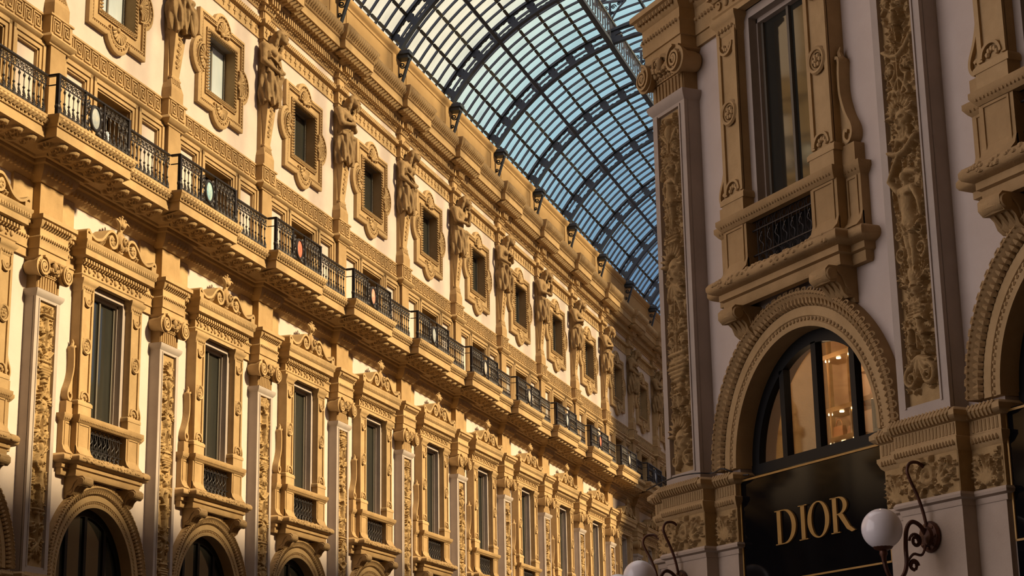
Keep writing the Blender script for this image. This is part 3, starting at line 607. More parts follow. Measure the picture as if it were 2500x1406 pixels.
t = dup(pil[1].root, FR.at(10.2), FR.rot, 'carved pilaster of the corner building outside the right edge of the photo')

# pier below each pilaster: impost mouldings, acanthus frieze, plain shaft
def leafrelief(w, z0, z1, res=0.013):
    r = Relief(w, z0, z1, res); zc = (z0 + z1) / 2
    if w > 0.7:
        r.ell(0, zc + 0.02, 0.12, 0.12, 0.05); r.cut(0, zc + 0.02, 0.075, 0.075, 0.035); r.ell(0, zc + 0.02, 0.04, 0.04, 0.06); r.line(arc(0, zc + 0.02, 0.14, 0, 2 * PI, 24), 0.016, 0.016, 0.05)
        for q in (-1, 1):
            for a in (1.1, 0.5, -0.1, -0.7): r.leaf(q * 0.2, zc - 0.05, (a if q > 0 else PI - a) - 0.25, 0.2, 0.03, 0.05)
            r.line(spiral(q * 0.22, zc - 0.13, 0.09, 0.02, PI / 2, -q * 1.5, 22), 0.02, 0.012, 0.05); r.line(spiral(q * 0.32, zc + 0.12, 0.08, 0.02, -PI / 2, q * 1.4, 22), 0.018, 0.012, 0.045)
            r.leaf(q * 0.05, zc + 0.14, PI / 2 - q * 0.6 - 0.25, 0.13, 0.026, 0.05); r.leaf(q * 0.06, zc - 0.14, -PI / 2 + q * 0.7 - 0.25, 0.13, 0.026, 0.05)
    else:
        for i in range(-3, 4): r.leaf(0, zc - 0.18, PI / 2 - i * 0.30 - 0.25, 0.34 - 0.03 * abs(i), 0.034, 0.05)
        for q in (-1, 1): r.line(spiral(q * w * 0.28, zc - 0.16, 0.06, 0.02, 0, q * 1.4, 18), 0.018, 0.012, 0.05)
    return r
def make_pier():
    t = thing('arcade_pier', '', 'pier', (0, 0, 0), 0, 'arcade piers')
    b = MB(); b.box(-0.50, 0.50, -0.02, 0.25, 0, 4.2); b.box(-0.98, 0.98, -0.05, 0.07, 0, 4.2); b.build('plain_shaft', PIERST, t)
    path = [(-1.0, -0.25), (-1.0, 0.07), (-0.5, 0.07), (-0.5, 0.25), (0.5, 0.25), (0.5, 0.07), (1.0, 0.07), (1.0, -0.25)]
    f = MB(); f.sweep(path, [(-0.1, 4.25), (0, 4.25), (0, 4.72), (-0.1, 4.72)])
    fr = f.build('carved_frieze', RELIEF, t)
    for w_, x, e in ((0.98, 0, 0.25), (0.46, -0.75, 0.07), (0.46, 0.75, 0.07)):
        m_ = MB(); lr_ = leafrelief(w_, 4.26, 4.71); lr_.filler(60, 3, 0.08, 0.014); lr_.mesh(m_, e + 0.003, 1, 1.35); m2 = MB(); m2.merge(m_, dx=x); m2.build('acanthus_relief', RELIEF, fr, ang=60)
    m = MB()
    m.sweep(path, [(-0.12, 4.12), (0.01, 4.12), (0.02, 4.15), (0.02, 4.18), (0.06, 4.20), (0.07, 4.23), (0.05, 4.26), (-0.12, 4.27)])
    m.build('ledge', PIERST, t)
    m = MB()
    m.sweep(path, [(-0.12, 4.70), (0, 4.70), (0.03, 4.73), (0.06, 4.80), (0.06, 4.84), (0.03, 4.85), (0.03, 5.0), (0.07, 5.02), (0.11, 5.06), (0.11, 5.11), (0.06, 5.15), (-0.12, 5.17)])
    for a, b_, e in ((-0.52, 0.52, 0.25), (-1.0, -0.56, 0.07), (0.56, 1.0, 0.07)):
        k = int((b_ - a) / 0.05); eggs(m, a, b_, e + 0.05, 4.78, k, (0.024, 0.03, 0.035), 5)
        k = int((b_ - a) / 0.055)
        for i in range(k): x = a + (b_ - a) * (i + 0.5) / k; m.tube([(x, e + 0.03, 4.87), (x, e + 0.032, 4.99)], 0.018, 5)
        k = int((b_ - a) / 0.06)
        for i in range(k): x = a + (b_ - a) * (i + 0.5) / k; m.tube([(x - 0.02, e + 0.07, 5.02), (x, e + 0.115, 5.08), (x + 0.025, e + 0.08, 5.15)], [0.02, 0.026, 0.02], 5)
    m.build('impost', STONE_L, t)
    return t
pier = Placer(make_pier())
for n, lab in ((0, 'shaded corner pier with acanthus frieze left of the lettered shop sign'), (1, 'shaded pier with acanthus frieze and impost right of the lettered shop sign'), (2, 'shaded pier outside the right edge of the photo')):
    pier(FR.at(5.1 * n), FR.rot, lab)
for n in range(N0, 6): pier(FL.at(5 * n), FL.rot, 'pier below the carved pilaster of the sunlit wall, %s from the left' % ORD[n] if n >= 0 else 'pier of the sunlit wall outside the left edge' + (', the further one' if n == -2 else ''))

# ------------------------------------------------------------------ arches and their glazing
def make_arch(zc=5.2):
    t = thing('arch_surround', '', 'arch', (0, 0, 0), 0, 'arches with carved archivolts')
    def band(prof, n=48):      # prof (r, e)
        mb = MB(); ls = []
        for i in range(n + 1):
            a = PI * i / n; ls.append([(r * math.cos(a), e, zc + r * math.sin(a)) for r, e in prof])
        return mb.loops(ls, True, True, True)
    m = band([(1.50, -0.3), (1.50, 0.09), (1.56, 0.10), (1.57, 0.08), (1.62, 0.08), (1.63, 0.10), (1.745, 0.10), (1.75, 0.07), (1.80, 0.08), (1.80, -0.1)])
    inner = m.build('inner_band', STONE_L, t)
    b = MB()
    for i in range(64): a = PI * (i + 0.5) / 64; b.ball((1.595 * math.cos(a), 0.09, zc + 1.595 * math.sin(a)), (0.024, 0.02, 0.024), 5, 4)
    b.build('bead_ring', STONE_L, inner)
    m = band([(1.78, -0.05), (1.78, 0.08), (1.80, 0.09), (1.84, 0.15), (1.87, 0.17), (1.90, 0.20), (1.93, 0.18), (1.94, 0.12), (1.94, -0.05)])
    out = m.build('outer_band', STONE, t)
    b = MB()
    for i in range(72):
        a = PI * (i + 0.5) / 72; ca, sa = math.cos(a), math.sin(a)
        b.tube([(1.76 * ca, 0.09, zc + 1.76 * sa), (1.80 * ca, 0.125, zc + 1.80 * sa), (1.845 * ca, 0.16, zc + 1.845 * sa)], [0.03, 0.045, 0.015], 5)
    for i in range(46):
        a = PI * (i + 0.5) / 46; ca, sa = math.cos(a), math.sin(a)
        for d in (-0.017, 0.017):
            c2, s2 = math.cos(a + d), math.sin(a + d); b.tube([(1.885 * c2, 0.195, zc + 1.885 * s2), (1.955 * c2, 0.165, zc + 1.955 * s2)], 0.014, 4)
        b.tube([(1.955 * math.cos(a - 0.017), 0.165, zc + 1.955 * math.sin(a - 0.017)), (1.965 * ca, 0.155, zc + 1.965 * sa), (1.955 * math.cos(a + 0.017), 0.165, zc + 1.955 * math.sin(a + 0.017))], 0.014, 4)
    b.build('leaf_carving', STONE, out)
    return t
archp = Placer(make_arch())
def make_archwin(pane, name='arched_window'):
    t = thing(name, '', 'window', (0, 0, 0), 0, 'arched shop windows')
    f = MB(); zc = 5.2; e0, e1 = -0.26, -0.16; ls = []
    for i in range(41):
        a = PI * i / 40; ls.append([(r * math.cos(a), e, zc + r * math.sin(a)) for r, e in ((1.34, e0), (1.50, e0), (1.50, e1), (1.34, e1))])
    f.loops(ls, True, True, True); f.box(-1.5, 1.5, e0, e1 + 0.01, 5.06, 5.24)
    f.build('frame', BLACK, t)
    for x in (-0.74, -0.02, 0.75):
        h = math.sqrt(1.36 ** 2 - x * x); m = MB(); m.box(x - 0.05, x + 0.05, e0, e1, 5.2, zc + h); m.build('mullion', BLACK, t)
    p = MB(); pts = arc(0, zc, 1.37, PI, 0, 32); p.prism([(x, z) for x, z in pts], -0.225, -0.215); p.build('pane', pane, t)
    return t
aw_open = make_archwin(SHOPGL); aw_dark = Placer(make_archwin(GLASSD))
aw_open.location = FR.at(2.55); aw_open.rotation_euler = (0, 0, FR.rot); aw_open['label'] = 'large arched shop window with black mullions and warm lit shelves inside'
aw2 = dup(aw_open, FR.at(7.65), FR.rot, 'arched shop window cut off by the right edge of the photo')
archp(FR.at(2.55), FR.rot, 'carved stone arch around the warm lit shop window'); archp(FR.at(7.65), FR.rot, 'carved stone arch cut off by the right edge of the photo')
for n in range(N0, 6):
    lab = 'carved stone arch at the foot of the sunlit wall, %s from the left' % ORD[n + 1] if n >= -1 else 'carved arch of the sunlit wall outside the left edge'
    archp(FL.at(5 * n + 2.5), FL.rot, lab); aw_dark(FL.at(5 * n + 2.5), FL.rot, lab.replace('carved stone arch', 'dark arched window').replace('carved arch', 'dark arched window'))
# dark lower shop fronts under the left arches, with closed boards
for n in range(N0, 6):
    b = MB(); b.box(-1.5, 1.5, -0.3, -0.15, 0, 5.06)
    o = b.build('shop_hoarding', BLACK, loc=FL.at(5 * n + 2.5), rot=FL.rot); tag(o, 'black shop front below the dark arched window, %s from the left' % ORD[n + 2], 'shop front', 'shop fronts under the sunlit wall')

# ------------------------------------------------------------------ tall windows with pediments
def make_tall_window(bright=False):
    t = thing('tall_window', '', 'window', (0, 0, 0), 0, 'tall pedimented windows', 'thing')
    # grey frame and sashes
    f = MB()
    for q in (-1, 1):
        a, b = sorted((q * 0.78, q * 0.66)); f.box(a, b, -0.30, 0.10, 8.38, 11.16); a, b = sorted((q * 0.72, q * 0.63)); f.box(a, b, -0.30, -0.02, 8.38, 11.10)
    f.box(-0.78, 0.78, -0.30, 0.10, 11.06, 11.18); f.box(-0.7, 0.7, -0.34, -0.02, 11.0, 11.08)
    f.build('frame', GREY, t)
    for q in (-1, 1):
        p = MB(); a, b = sorted((q * 0.02, q * 0.65)); p.box(a, b, -0.13, -0.10, 8.3, 11.04); p.build('pane', GLASSD, t)
    s = MB(); s.box(-0.025, 0.025, -0.11, -0.06, 8.3, 11.02)
    for q in (-1, 1): a, b = sorted((q * 0.64, q * 0.58)); s.box(a, b, -0.11, -0.07, 8.3, 11.02)
    s.build('sash_bars', SHUT, t)
    # pilaster strips with rosettes
    for q in (-1, 1):
        m = MB(); c = q * 1.0
        m.box(c - 0.22, c + 0.22, -0.02, 0.22, 8.66, 11.0)
        for a, b in ((-0.22, -0.15), (0.15, 0.22)): m.box(c + a, c + b, 0.21, 0.25, 8.72, 11.0)
        m.box(c - 0.25, c + 0.25, -0.02, 0.27, 8.40, 8.62); m.sweep([(c - 0.22, 0), (c - 0.22, 0.22), (c + 0.22, 0.22), (c + 0.22, 0)], [(-0.1, 8.60), (0.06, 8.60), (0.06, 8.66), (0.03, 8.70), (-0.1, 8.72)])
        m.sweep([(c - 0.22, 0), (c - 0.22, 0.22), (c + 0.22, 0.22), (c + 0.22, 0)], [(-0.1, 10.93), (0.0, 10.93), (0.02, 10.96), (0.02, 11.06), (0.05, 11.10), (0.08, 11.14), (0.08, 11.19), (-0.1, 11.2)])
        eggs(m, c - 0.2, c + 0.2, 0.25, 11.01, 5, (0.03, 0.03, 0.035), 6)
        for zc, hb in ((10.80, -1), (8.74, 1)):     # half medallions at both ends
            m.ribbon(arc(c, zc, 0.15, 0, hb * PI, 12), 0.22, 0.27, 0.035)
            for i in range(5): a = hb * PI * (i + 0.5) / 5; m.ball((c + 0.08 * math.cos(a), 0.235, zc + 0.08 * math.sin(a)), (0.035, 0.03, 0.035), 6, 4)
        st = m.build('pilaster_strip', STONE_L, t)
        r = MB(); r.ring((c, 0.25, 9.83), 0.155, 0.028, 20, 5); r.ring((c, 0.245, 9.83), 0.115, 0.014, 18, 4)
        for i in range(6): a = PI * i / 3; r.ball((c + 0.06 * math.cos(a), 0.24, 9.83 + 0.06 * math.sin(a)), (0.036, 0.03, 0.036), 6, 4)
        r.ball((c, 0.255, 9.83), 0.03, 6, 4); r.build('rosette', STONE_L, st)
        # scroll bracket leaning on the outer side
        v = MB(); pts = smooth_pts([(q * 1.24, 9.78), (q * 1.30, 9.74), (q * 1.285, 9.55), (q * 1.29, 9.3), (q * 1.36, 9.05), (q * 1.455, 8.86), (q * 1.46, 8.74), (q * 1.39, 8.67), (q * 1.32, 8.73), (q * 1.34, 8.82), (q * 1.39, 8.80)], 5)
        v.ribbon(pts, 0.0, 0.16, 0.04); v.prism([(q * 1.22, 8.66), (q * 1.44, 8.68), (q * 1.44, 8.86), (q * 1.33, 9.08), (q * 1.27, 9.32), (q * 1.265, 9.7), (q * 1.22, 9.72)], 0.0, 0.11)
        v.ball((q * 1.29, 0.09, 9.74), (0.05, 0.08, 0.06), 8, 6); v.tube([(q * 1.28, 0.09, 9.78), (q * 1.25, 0.09, 9.86), (q * 1.28, 0.09, 9.92)], [0.04, 0.03, 0.01], 6)
        v.build('side_scroll', STONE_L, t)
        # pedestal
        d = MB()
        for a, b, e in ((0.72, 1.26, 0.26), (1.22, 1.54, 0.12)):
            x0, x1 = sorted((q * a, q * b)); d.box(x0, x1, -0.02, e, 7.58, 8.30); d.prismx([(e - 0.02, 7.78), (e, 7.78), (e + 0.03, 7.68), (e + 0.10, 7.60), (e - 0.02, 7.58)], x0, x1)
            for zz in (7.66, 8.22): d.box(x0 + 0.07, x1 - 0.07, e, e + 0.015, zz - 0.015, zz + 0.015)
            for xx in (x0 + 0.07, x1 - 0.07): d.box(xx - 0.015, xx + 0.015, e, e + 0.015, 7.65, 8.235)
        x0, x1 = sorted((q * 1.25, q * 1.5)); d.box(x0, x1, -0.02, 0.15, 8.38, 8.64)
        d.build('pedestal', STONE, t)
        # console bracket under the sill
        k = MB(); x = q * 1.02
        prof = [(0.0, 7.18), (0.40, 7.18), (0.45, 7.13), (0.45, 7.04), (0.39, 6.98), (0.30, 6.99), (0.25, 6.95), (0.21, 6.86), (0.14, 6.81), (0.07, 6.82), (0.04, 6.76), (0.0, 6.76)]
        k.prismx(prof, x - 0.17, x + 0.17); k.tube([(x - 0.19, 0.365, 7.075), (x - 0.15, 0.365, 7.075), (x, 0.365, 7.075), (x + 0.15, 0.365, 7.075), (x + 0.19, 0.365, 7.075)], [0.07, 0.098, 0.088, 0.098, 0.07], 12); [k.tube([(x + d_ * 0.178, a_, b_) for a_, b_ in spiral(0.355, 7.07, 0.075, 0.02, 0.5, 1.4, 18)], 0.014, 5) for d_ in (-1, 1)]; [k.tube([(x + d_ * 0.178, a_, b_) for a_, b_ in smooth_pts([(0.30, 7.12), (0.22, 7.05), (0.16, 6.93), (0.08, 6.88)], 4)], 0.016, 5) for d_ in (-1, 1)]; [k.ring((x + d_, 0.365, 7.075), 0.0, 0.0, 3, 3) for d_ in ()]; k.tube([(x - 0.18, 0.13, 6.9), (x + 0.18, 0.13, 6.9)], 0.06, 10)
        for i in range(3): k.tube([(x - 0.1 + 0.1 * i, 0.44, 7.1), (x - 0.1 + 0.1 * i, 0.3, 6.99), (x - 0.1 + 0.1 * i, 0.16, 6.85)], 0.03, 5)
        k.build('bracket', STONE, t)
    # rail, grille, sill
    path = [(-1.54, -0.02), (-1.54, 0.12), (-1.24, 0.12), (-1.24, 0.28), (1.24, 0.28), (1.24, 0.12), (1.54, 0.12), (1.54, -0.02)]
    m = MB(); m.sweep(path, [(-0.1, 8.24), (0, 8.24), (0.03, 8.27), (0.05, 8.30), (0.07, 8.33), (0.07, 8.39), (-0.1, 8.40)])
    for a, b, e in ((-1.24, 1.24, 0.28), (-1.54, -1.27, 0.12), (1.27, 1.54, 0.12)): eggs(m, a, b, e + 0.04, 8.30, int((b - a) / 0.06), (0.022, 0.025, 0.022), 5)
    m.box(-0.74, 0.74, -0.3, 0.28, 8.26, 8.40)
    m.build('rail', STONE, t)
    path = [(-1.52, -0.02), (-1.52, 0.10), (-1.26, 0.10), (-1.26, 0.28), (1.26, 0.28), (1.26, 0.10), (1.52, 0.10), (1.52, -0.02)]
    m = MB(); prof = [(-0.1, 7.18), (0.0, 7.18), (0.02, 7.22), (0.02, 7.30), (0.06, 7.32), (0.06, 7.40), (0.12, 7.42)] + [(0.10 + 0.085 * math.cos(a), 7.50 + 0.085 * math.sin(a)) for a in (-0.8, -0.3, 0.3, 0.9, 1.4)] + [(0.0, 7.60), (-0.1, 7.60)]
    m.sweep(path, prof); m.box(-0.74, 0.74, -0.3, 0.3, 7.5, 7.60)
    random.seed(7)
    for a, b, e in ((-1.28, 1.28, 0.28), (-1.56, -1.30, 0.10), (1.30, 1.56, 0.10)):
        for i in range(int((b - a) / 0.045)):
            x = a + (b - a) * random.random(); th = random.uniform(-0.6, 1.2); m.ball((x, e + 0.10 + 0.08 * math.cos(th), 7.50 + 0.08 * math.sin(th)), (0.045, 0.022, 0.022), 5, 4)
    m.build('sill', STONE, t)
    g = MB(); g.box(-0.76, 0.76, -0.20, -0.16, 7.52, 8.30); g.build('shade_board', SHADE, t)  # near-black board stands in for the shade behind the grille
    g = MB()
    for i in range(8):
        x = -0.62 + 1.24 * i / 7; g.tube([(x, 0.16, 7.60), (x, 0.16, 8.26)], 0.008, 4)
    for i in range(7):
        x = -0.53 + 1.06 * i / 6; g.ring((x, 0.16, 7.72), 0.075, 0.008, 12, 4); g.ring((x, 0.16, 8.19), 0.05, 0.008, 10, 4)
        g.tube(smooth_pts([(x, 0.16, 7.80), (x - 0.05, 0.17, 7.9), (x + 0.03, 0.17, 7.98), (x - 0.02, 0.16, 8.08), (x, 0.16, 8.14)], 3), 0.010, 4)
        g.tube(smooth_pts([(x, 0.16, 7.80), (x + 0.05, 0.17, 7.9), (x - 0.03, 0.17, 7.98), (x + 0.02, 0.16, 8.08)], 3), 0.008, 4); g.ball((x, 0.165, 7.72), 0.025, 5, 4)
    for zz in (7.62, 7.80, 8.13, 8.25): g.box(-0.72, 0.72, 0.15, 0.17, zz - 0.008, zz + 0.008)
    g.build('grille', IRON, t)
    # lintel, frieze, cornice
    m = MB(); path = [(-1.26, -0.02), (-1.26, 0.22), (1.26, 0.22), (1.26, -0.02)]
    m.sweep(path, [(-0.1, 11.18), (0.02, 11.18), (0.02, 11.25), (0.04, 11.27), (0.0, 11.30), (0.0, 11.50), (-0.1, 11.5)])
    for i in range(14):
        x = -1.15 + 2.3 * i / 13
        if i % 2: m.ball((x, 0.235, 11.40), (0.05, 0.03, 0.06), 8, 5)
        else: m.ribbon(arc(x, 11.40, 0.05, -2.2, 2.2, 8), 0.22, 0.25, 0.025)
    m.build('frieze', STONE_L, t)
    m = MB(); m.sweep(path, [(-0.1, 11.48), (0.03, 11.48), (0.06, 11.52), (0.06, 11.58), (0.12, 11.60), (0.18, 11.62), (0.18, 11.74), (0.21, 11.77), (0.21, 11.84), (0.24, 11.88), (0.24, 11.93), (-0.1, 11.95)])
    for i in range(26): x = -1.28 + 2.56 * i / 25; m.box(x - 0.03, x + 0.03, 0.27, 0.33, 11.51, 11.58)
    eggs(m, -1.45, 1.45, 0.43, 11.81, 34, (0.034, 0.03, 0.04), 5)
    m.build('cornice', STONE_L, t)
    # scrolled pediment
    p = MB()
    for q in (-1, 1):
        pts = smooth_pts([(q * 1.30, 11.98), (q * 1.42, 12.02), (q * 1.44, 12.10), (q * 1.37, 12.14), (q * 1.28, 12.08), (q * 1.08, 12.02), (q * 0.84, 12.08), (q * 0.64, 12.26), (q * 0.48, 12.36), (q * 0.32, 12.34), (q * 0.23, 12.22), (q * 0.27, 12.08), (q * 0.40, 12.02), (q * 0.52, 12.08), (q * 0.54, 12.18), (q * 0.46, 12.25), (q * 0.38, 12.20)], 5)
        p.ribbon(pts, 0.06, 0.42, 0.055)
        p.prism([(q * 1.28, 11.95), (q * 1.08, 12.0), (q * 0.84, 12.06), (q * 0.64, 12.24), (q * 0.48, 12.34), (q * 0.30, 12.32), (q * 0.0, 12.3), (q * 0.0, 11.95)], 0.05, 0.26)
        for i, (x, z, a) in enumerate(((0.95, 12.0, 2.3), (0.85, 12.0, 1.9), (0.75, 12.0, 1.7), (0.66, 12.02, 1.5), (0.60, 12.1, 1.3))):
            a = a if q > 0 else PI - a
            p.tube([(q * x, 0.30, z), (q * x + 0.07 * math.cos(a), 0.35, z + 0.07 * math.sin(a)), (q * x + 0.13 * math.cos(a + 0.5 * q), 0.31, z + 0.13 * math.sin(a + 0.5 * q))], [0.03, 0.04, 0.012], 6)
        p.ball((q * 0.42, 0.36, 12.14), (0.09, 0.07, 0.11), 8, 6)
        for i in range(5): a = 2 * PI * i / 5; p.ball((q * 0.42 + 0.05 * math.cos(a), 0.41, 12.14 + 0.06 * math.sin(a)), 0.035, 6, 4)
        p.box(*sorted((q * 1.26, q * 1.46)), 0.0, 0.42, 11.94, 12.06)
    pd = p.build('pediment', STONE_L, t)
    c = MB(); c.ball((0, 0.34, 12.22), (0.15, 0.13, 0.21), 12, 8); c.ring((0, 0.36, 12.22), 0.17, 0.03, 18, 5, 1.25); c.ball((0, 0.46, 12.24), (0.08, 0.06, 0.10), 10, 6)
    for q in (-1, 1): c.ball((q * 0.035, 0.515, 12.27), 0.02, 5, 4); c.ball((q * 0.1, 0.42, 12.12), (0.05, 0.06, 0.07), 7, 5)
    c.ball((0, 0.53, 12.22), (0.02, 0.025, 0.035), 6, 4); c.build('cartouche', STONE, pd)
    c = MB(); c.tube([(0, 0.32, 12.4), (0, 0.34, 12.58)], [0.07, 0.05], 8)
    for i in range(-2, 3):
        c.tube(smooth_pts([(0.02 * i, 0.34, 12.5), (0.05 * i, 0.37, 12.66 - 0.02 * abs(i)), (0.10 * i, 0.36, 12.80 - 0.05 * abs(i)), (0.13 * i, 0.40, 12.78 - 0.06 * abs(i))], 3), [0.03, 0.035, 0.04, 0.04, 0.038, 0.034, 0.03, 0.028, 0.022, 0.012], 6)
    c.ball((0, 0.40, 12.6), (0.09, 0.06, 0.07), 8, 5); c.build('finial', STONE_L, pd)
    return t
twin = Placer(make_tall_window())
for n in range(N0, N1):
    if n >= 0: lab = 'tall dark window under a scrolled pediment, %s in full from the left' % ORD[n]
    elif n == -1: lab = 'tall pedimented window cut off by the left edge of the photo'
    else: lab = 'tall pedimented window outside the left edge of the photo'
    twin(FL.at(5 * n + 2.5), FL.rot, lab)
twin(FR.at(2.55), FR.rot, 'large shaded tall window with iron grille above the warm lit shop arch'); twin(FR.at(7.65), FR.rot, 'shaded tall window with stone pedestal cut off by the right edge of the photo')

# ------------------------------------------------------------------ mezzanine storey
def make_mezz():
    t = thing('mezzanine_window', '', 'window', (0, 0, 0), 0, 'mezzanine windows behind the balcony', 'thing')
    def frame(mb, x0, x1, z1, e=0.03):
        for k, (g, d) in enumerate(((0.0, 0.10), (0.09, 0.07), (0.16, 0.04))):
            w_ = 0.09 if k < 2 else 0.06
            mb.box(x0 + g, x0 + g + w_, -0.02, e + d, 13.60, z1 - g); mb.box(x1 - g - w_, x1 - g, -0.02, e + d, 13.60, z1 - g); mb.box(x0 + g, x1 - g, -0.02, e + d, z1 - g - w_, z1 - g)
    f = MB(); frame(f, -0.93, 0.93, 15.64); f.box(-0.74, -0.70, -0.5, 0.0, 13.60, 15.50); f.box(0.70, 0.74, -0.5, 0.0, 13.60, 15.50); f.box(-0.74, 0.74, -0.5, 0.0, 15.46, 15.50); f.build('frame', STONE_L, t)
    p = MB(); p.box(-0.72, 0.72, -0.5, -0.46, 13.60, 15.48); p.build('shade_sheet', SHADE, t)  # near-black sheet coloured as the unlit room behind the frame
    for q in (-1, 1):
        a, b = sorted((q * 1.0, q * 2.16)); m = MB(); frame(m, a, b, 15.64); m.build('panel_frame', STONE_L, t)
    for q in (-1, 1):
        a, b = sorted((q * 0.93, q * 1.0)); m = MB(); m.box(a, b, -0.02, 0.06, 13.60, 15.65); m.build('divider', STONE, t)
    return t
mz = Placer(make_mezz())
for n in range(N0, N1):
    mz(FL.at(5 * n + 2.5), FL.rot, 'low framed window behind the iron balcony, %s from the left' % ORD[n] if n >= 0 else 'low framed balcony window ' + ('at the left edge of the photo' if n == -1 else 'outside the left edge'))
def make_mezzpil():
    t = thing('mezzanine_pilaster', '', 'pilaster', (0, 0, 13.75), 0, 'mezzanine pilasters'); m = MB(); m.box(-0.28, 0.28, -0.02, 0.20, 13.6, 15.66); m.build('shaft', STONE, t, 13.75)
    m = MB(); m.box(-0.33, 0.33, -0.02, 0.25, 13.6, 13.85); m.build('base', STONE, t, 13.75); return t
mp_ = Placer(make_mezzpil())
def make_lowpil():
    t = thing('attic_pilaster', '', 'pilaster', (0, 0, 11.95), 0, 'short pilasters under the balcony'); m = MB(); m.box(-0.42, 0.42, -0.02, 0.22, 11.95, 12.75); m.build('shaft', STONE, t, 11.95)
    [MB().box(*sorted((q * 0.42, q * 1.12)), -0.02, 0.06, 11.95, 12.72).build('side_panel', STONE_L, t, 11.95) for q in (1, -1)]; return t
lp_ = Placer(make_lowpil())
def make_uppil():
    t = thing('upper_pilaster', '', 'pilaster', (0, 0, 16.2), 0, 'upper pilasters'); m = MB(); m.box(-0.24, 0.24, -0.02, 0.11, 16.2, 20.52); m.build('shaft', STONE, t, 16.2)
    m = MB(); m.box(-0.18, 0.18, 0.10, 0.13, 20.27, 20.47); m.build('top_panel', STONE_L, t, 16.2); m = MB(); m.box(-0.26, 0.26, -0.02, 0.14, 19.62, 19.72); m.build('neck_band', STONE, t, 16.2); return t
up_ = Placer(make_uppil())
for n in range(N0, N1 + 1):
    w_ = '%s from the left' % ORD[n] if n >= 0 else 'outside the left edge' + (' further on' if n == -2 else '')
    mp_(FL.at(5 * n, 13.75), FL.rot, 'plain stone pilaster behind the iron balcony, ' + w_)
    lp_(FL.at(5 * n, 11.95), FL.rot, 'short stone pilaster under the balcony ledge, ' + w_)
    up_(FL.at(5 * n, 16.2), FL.rot, 'upper pilaster behind a herm statue, ' + w_)

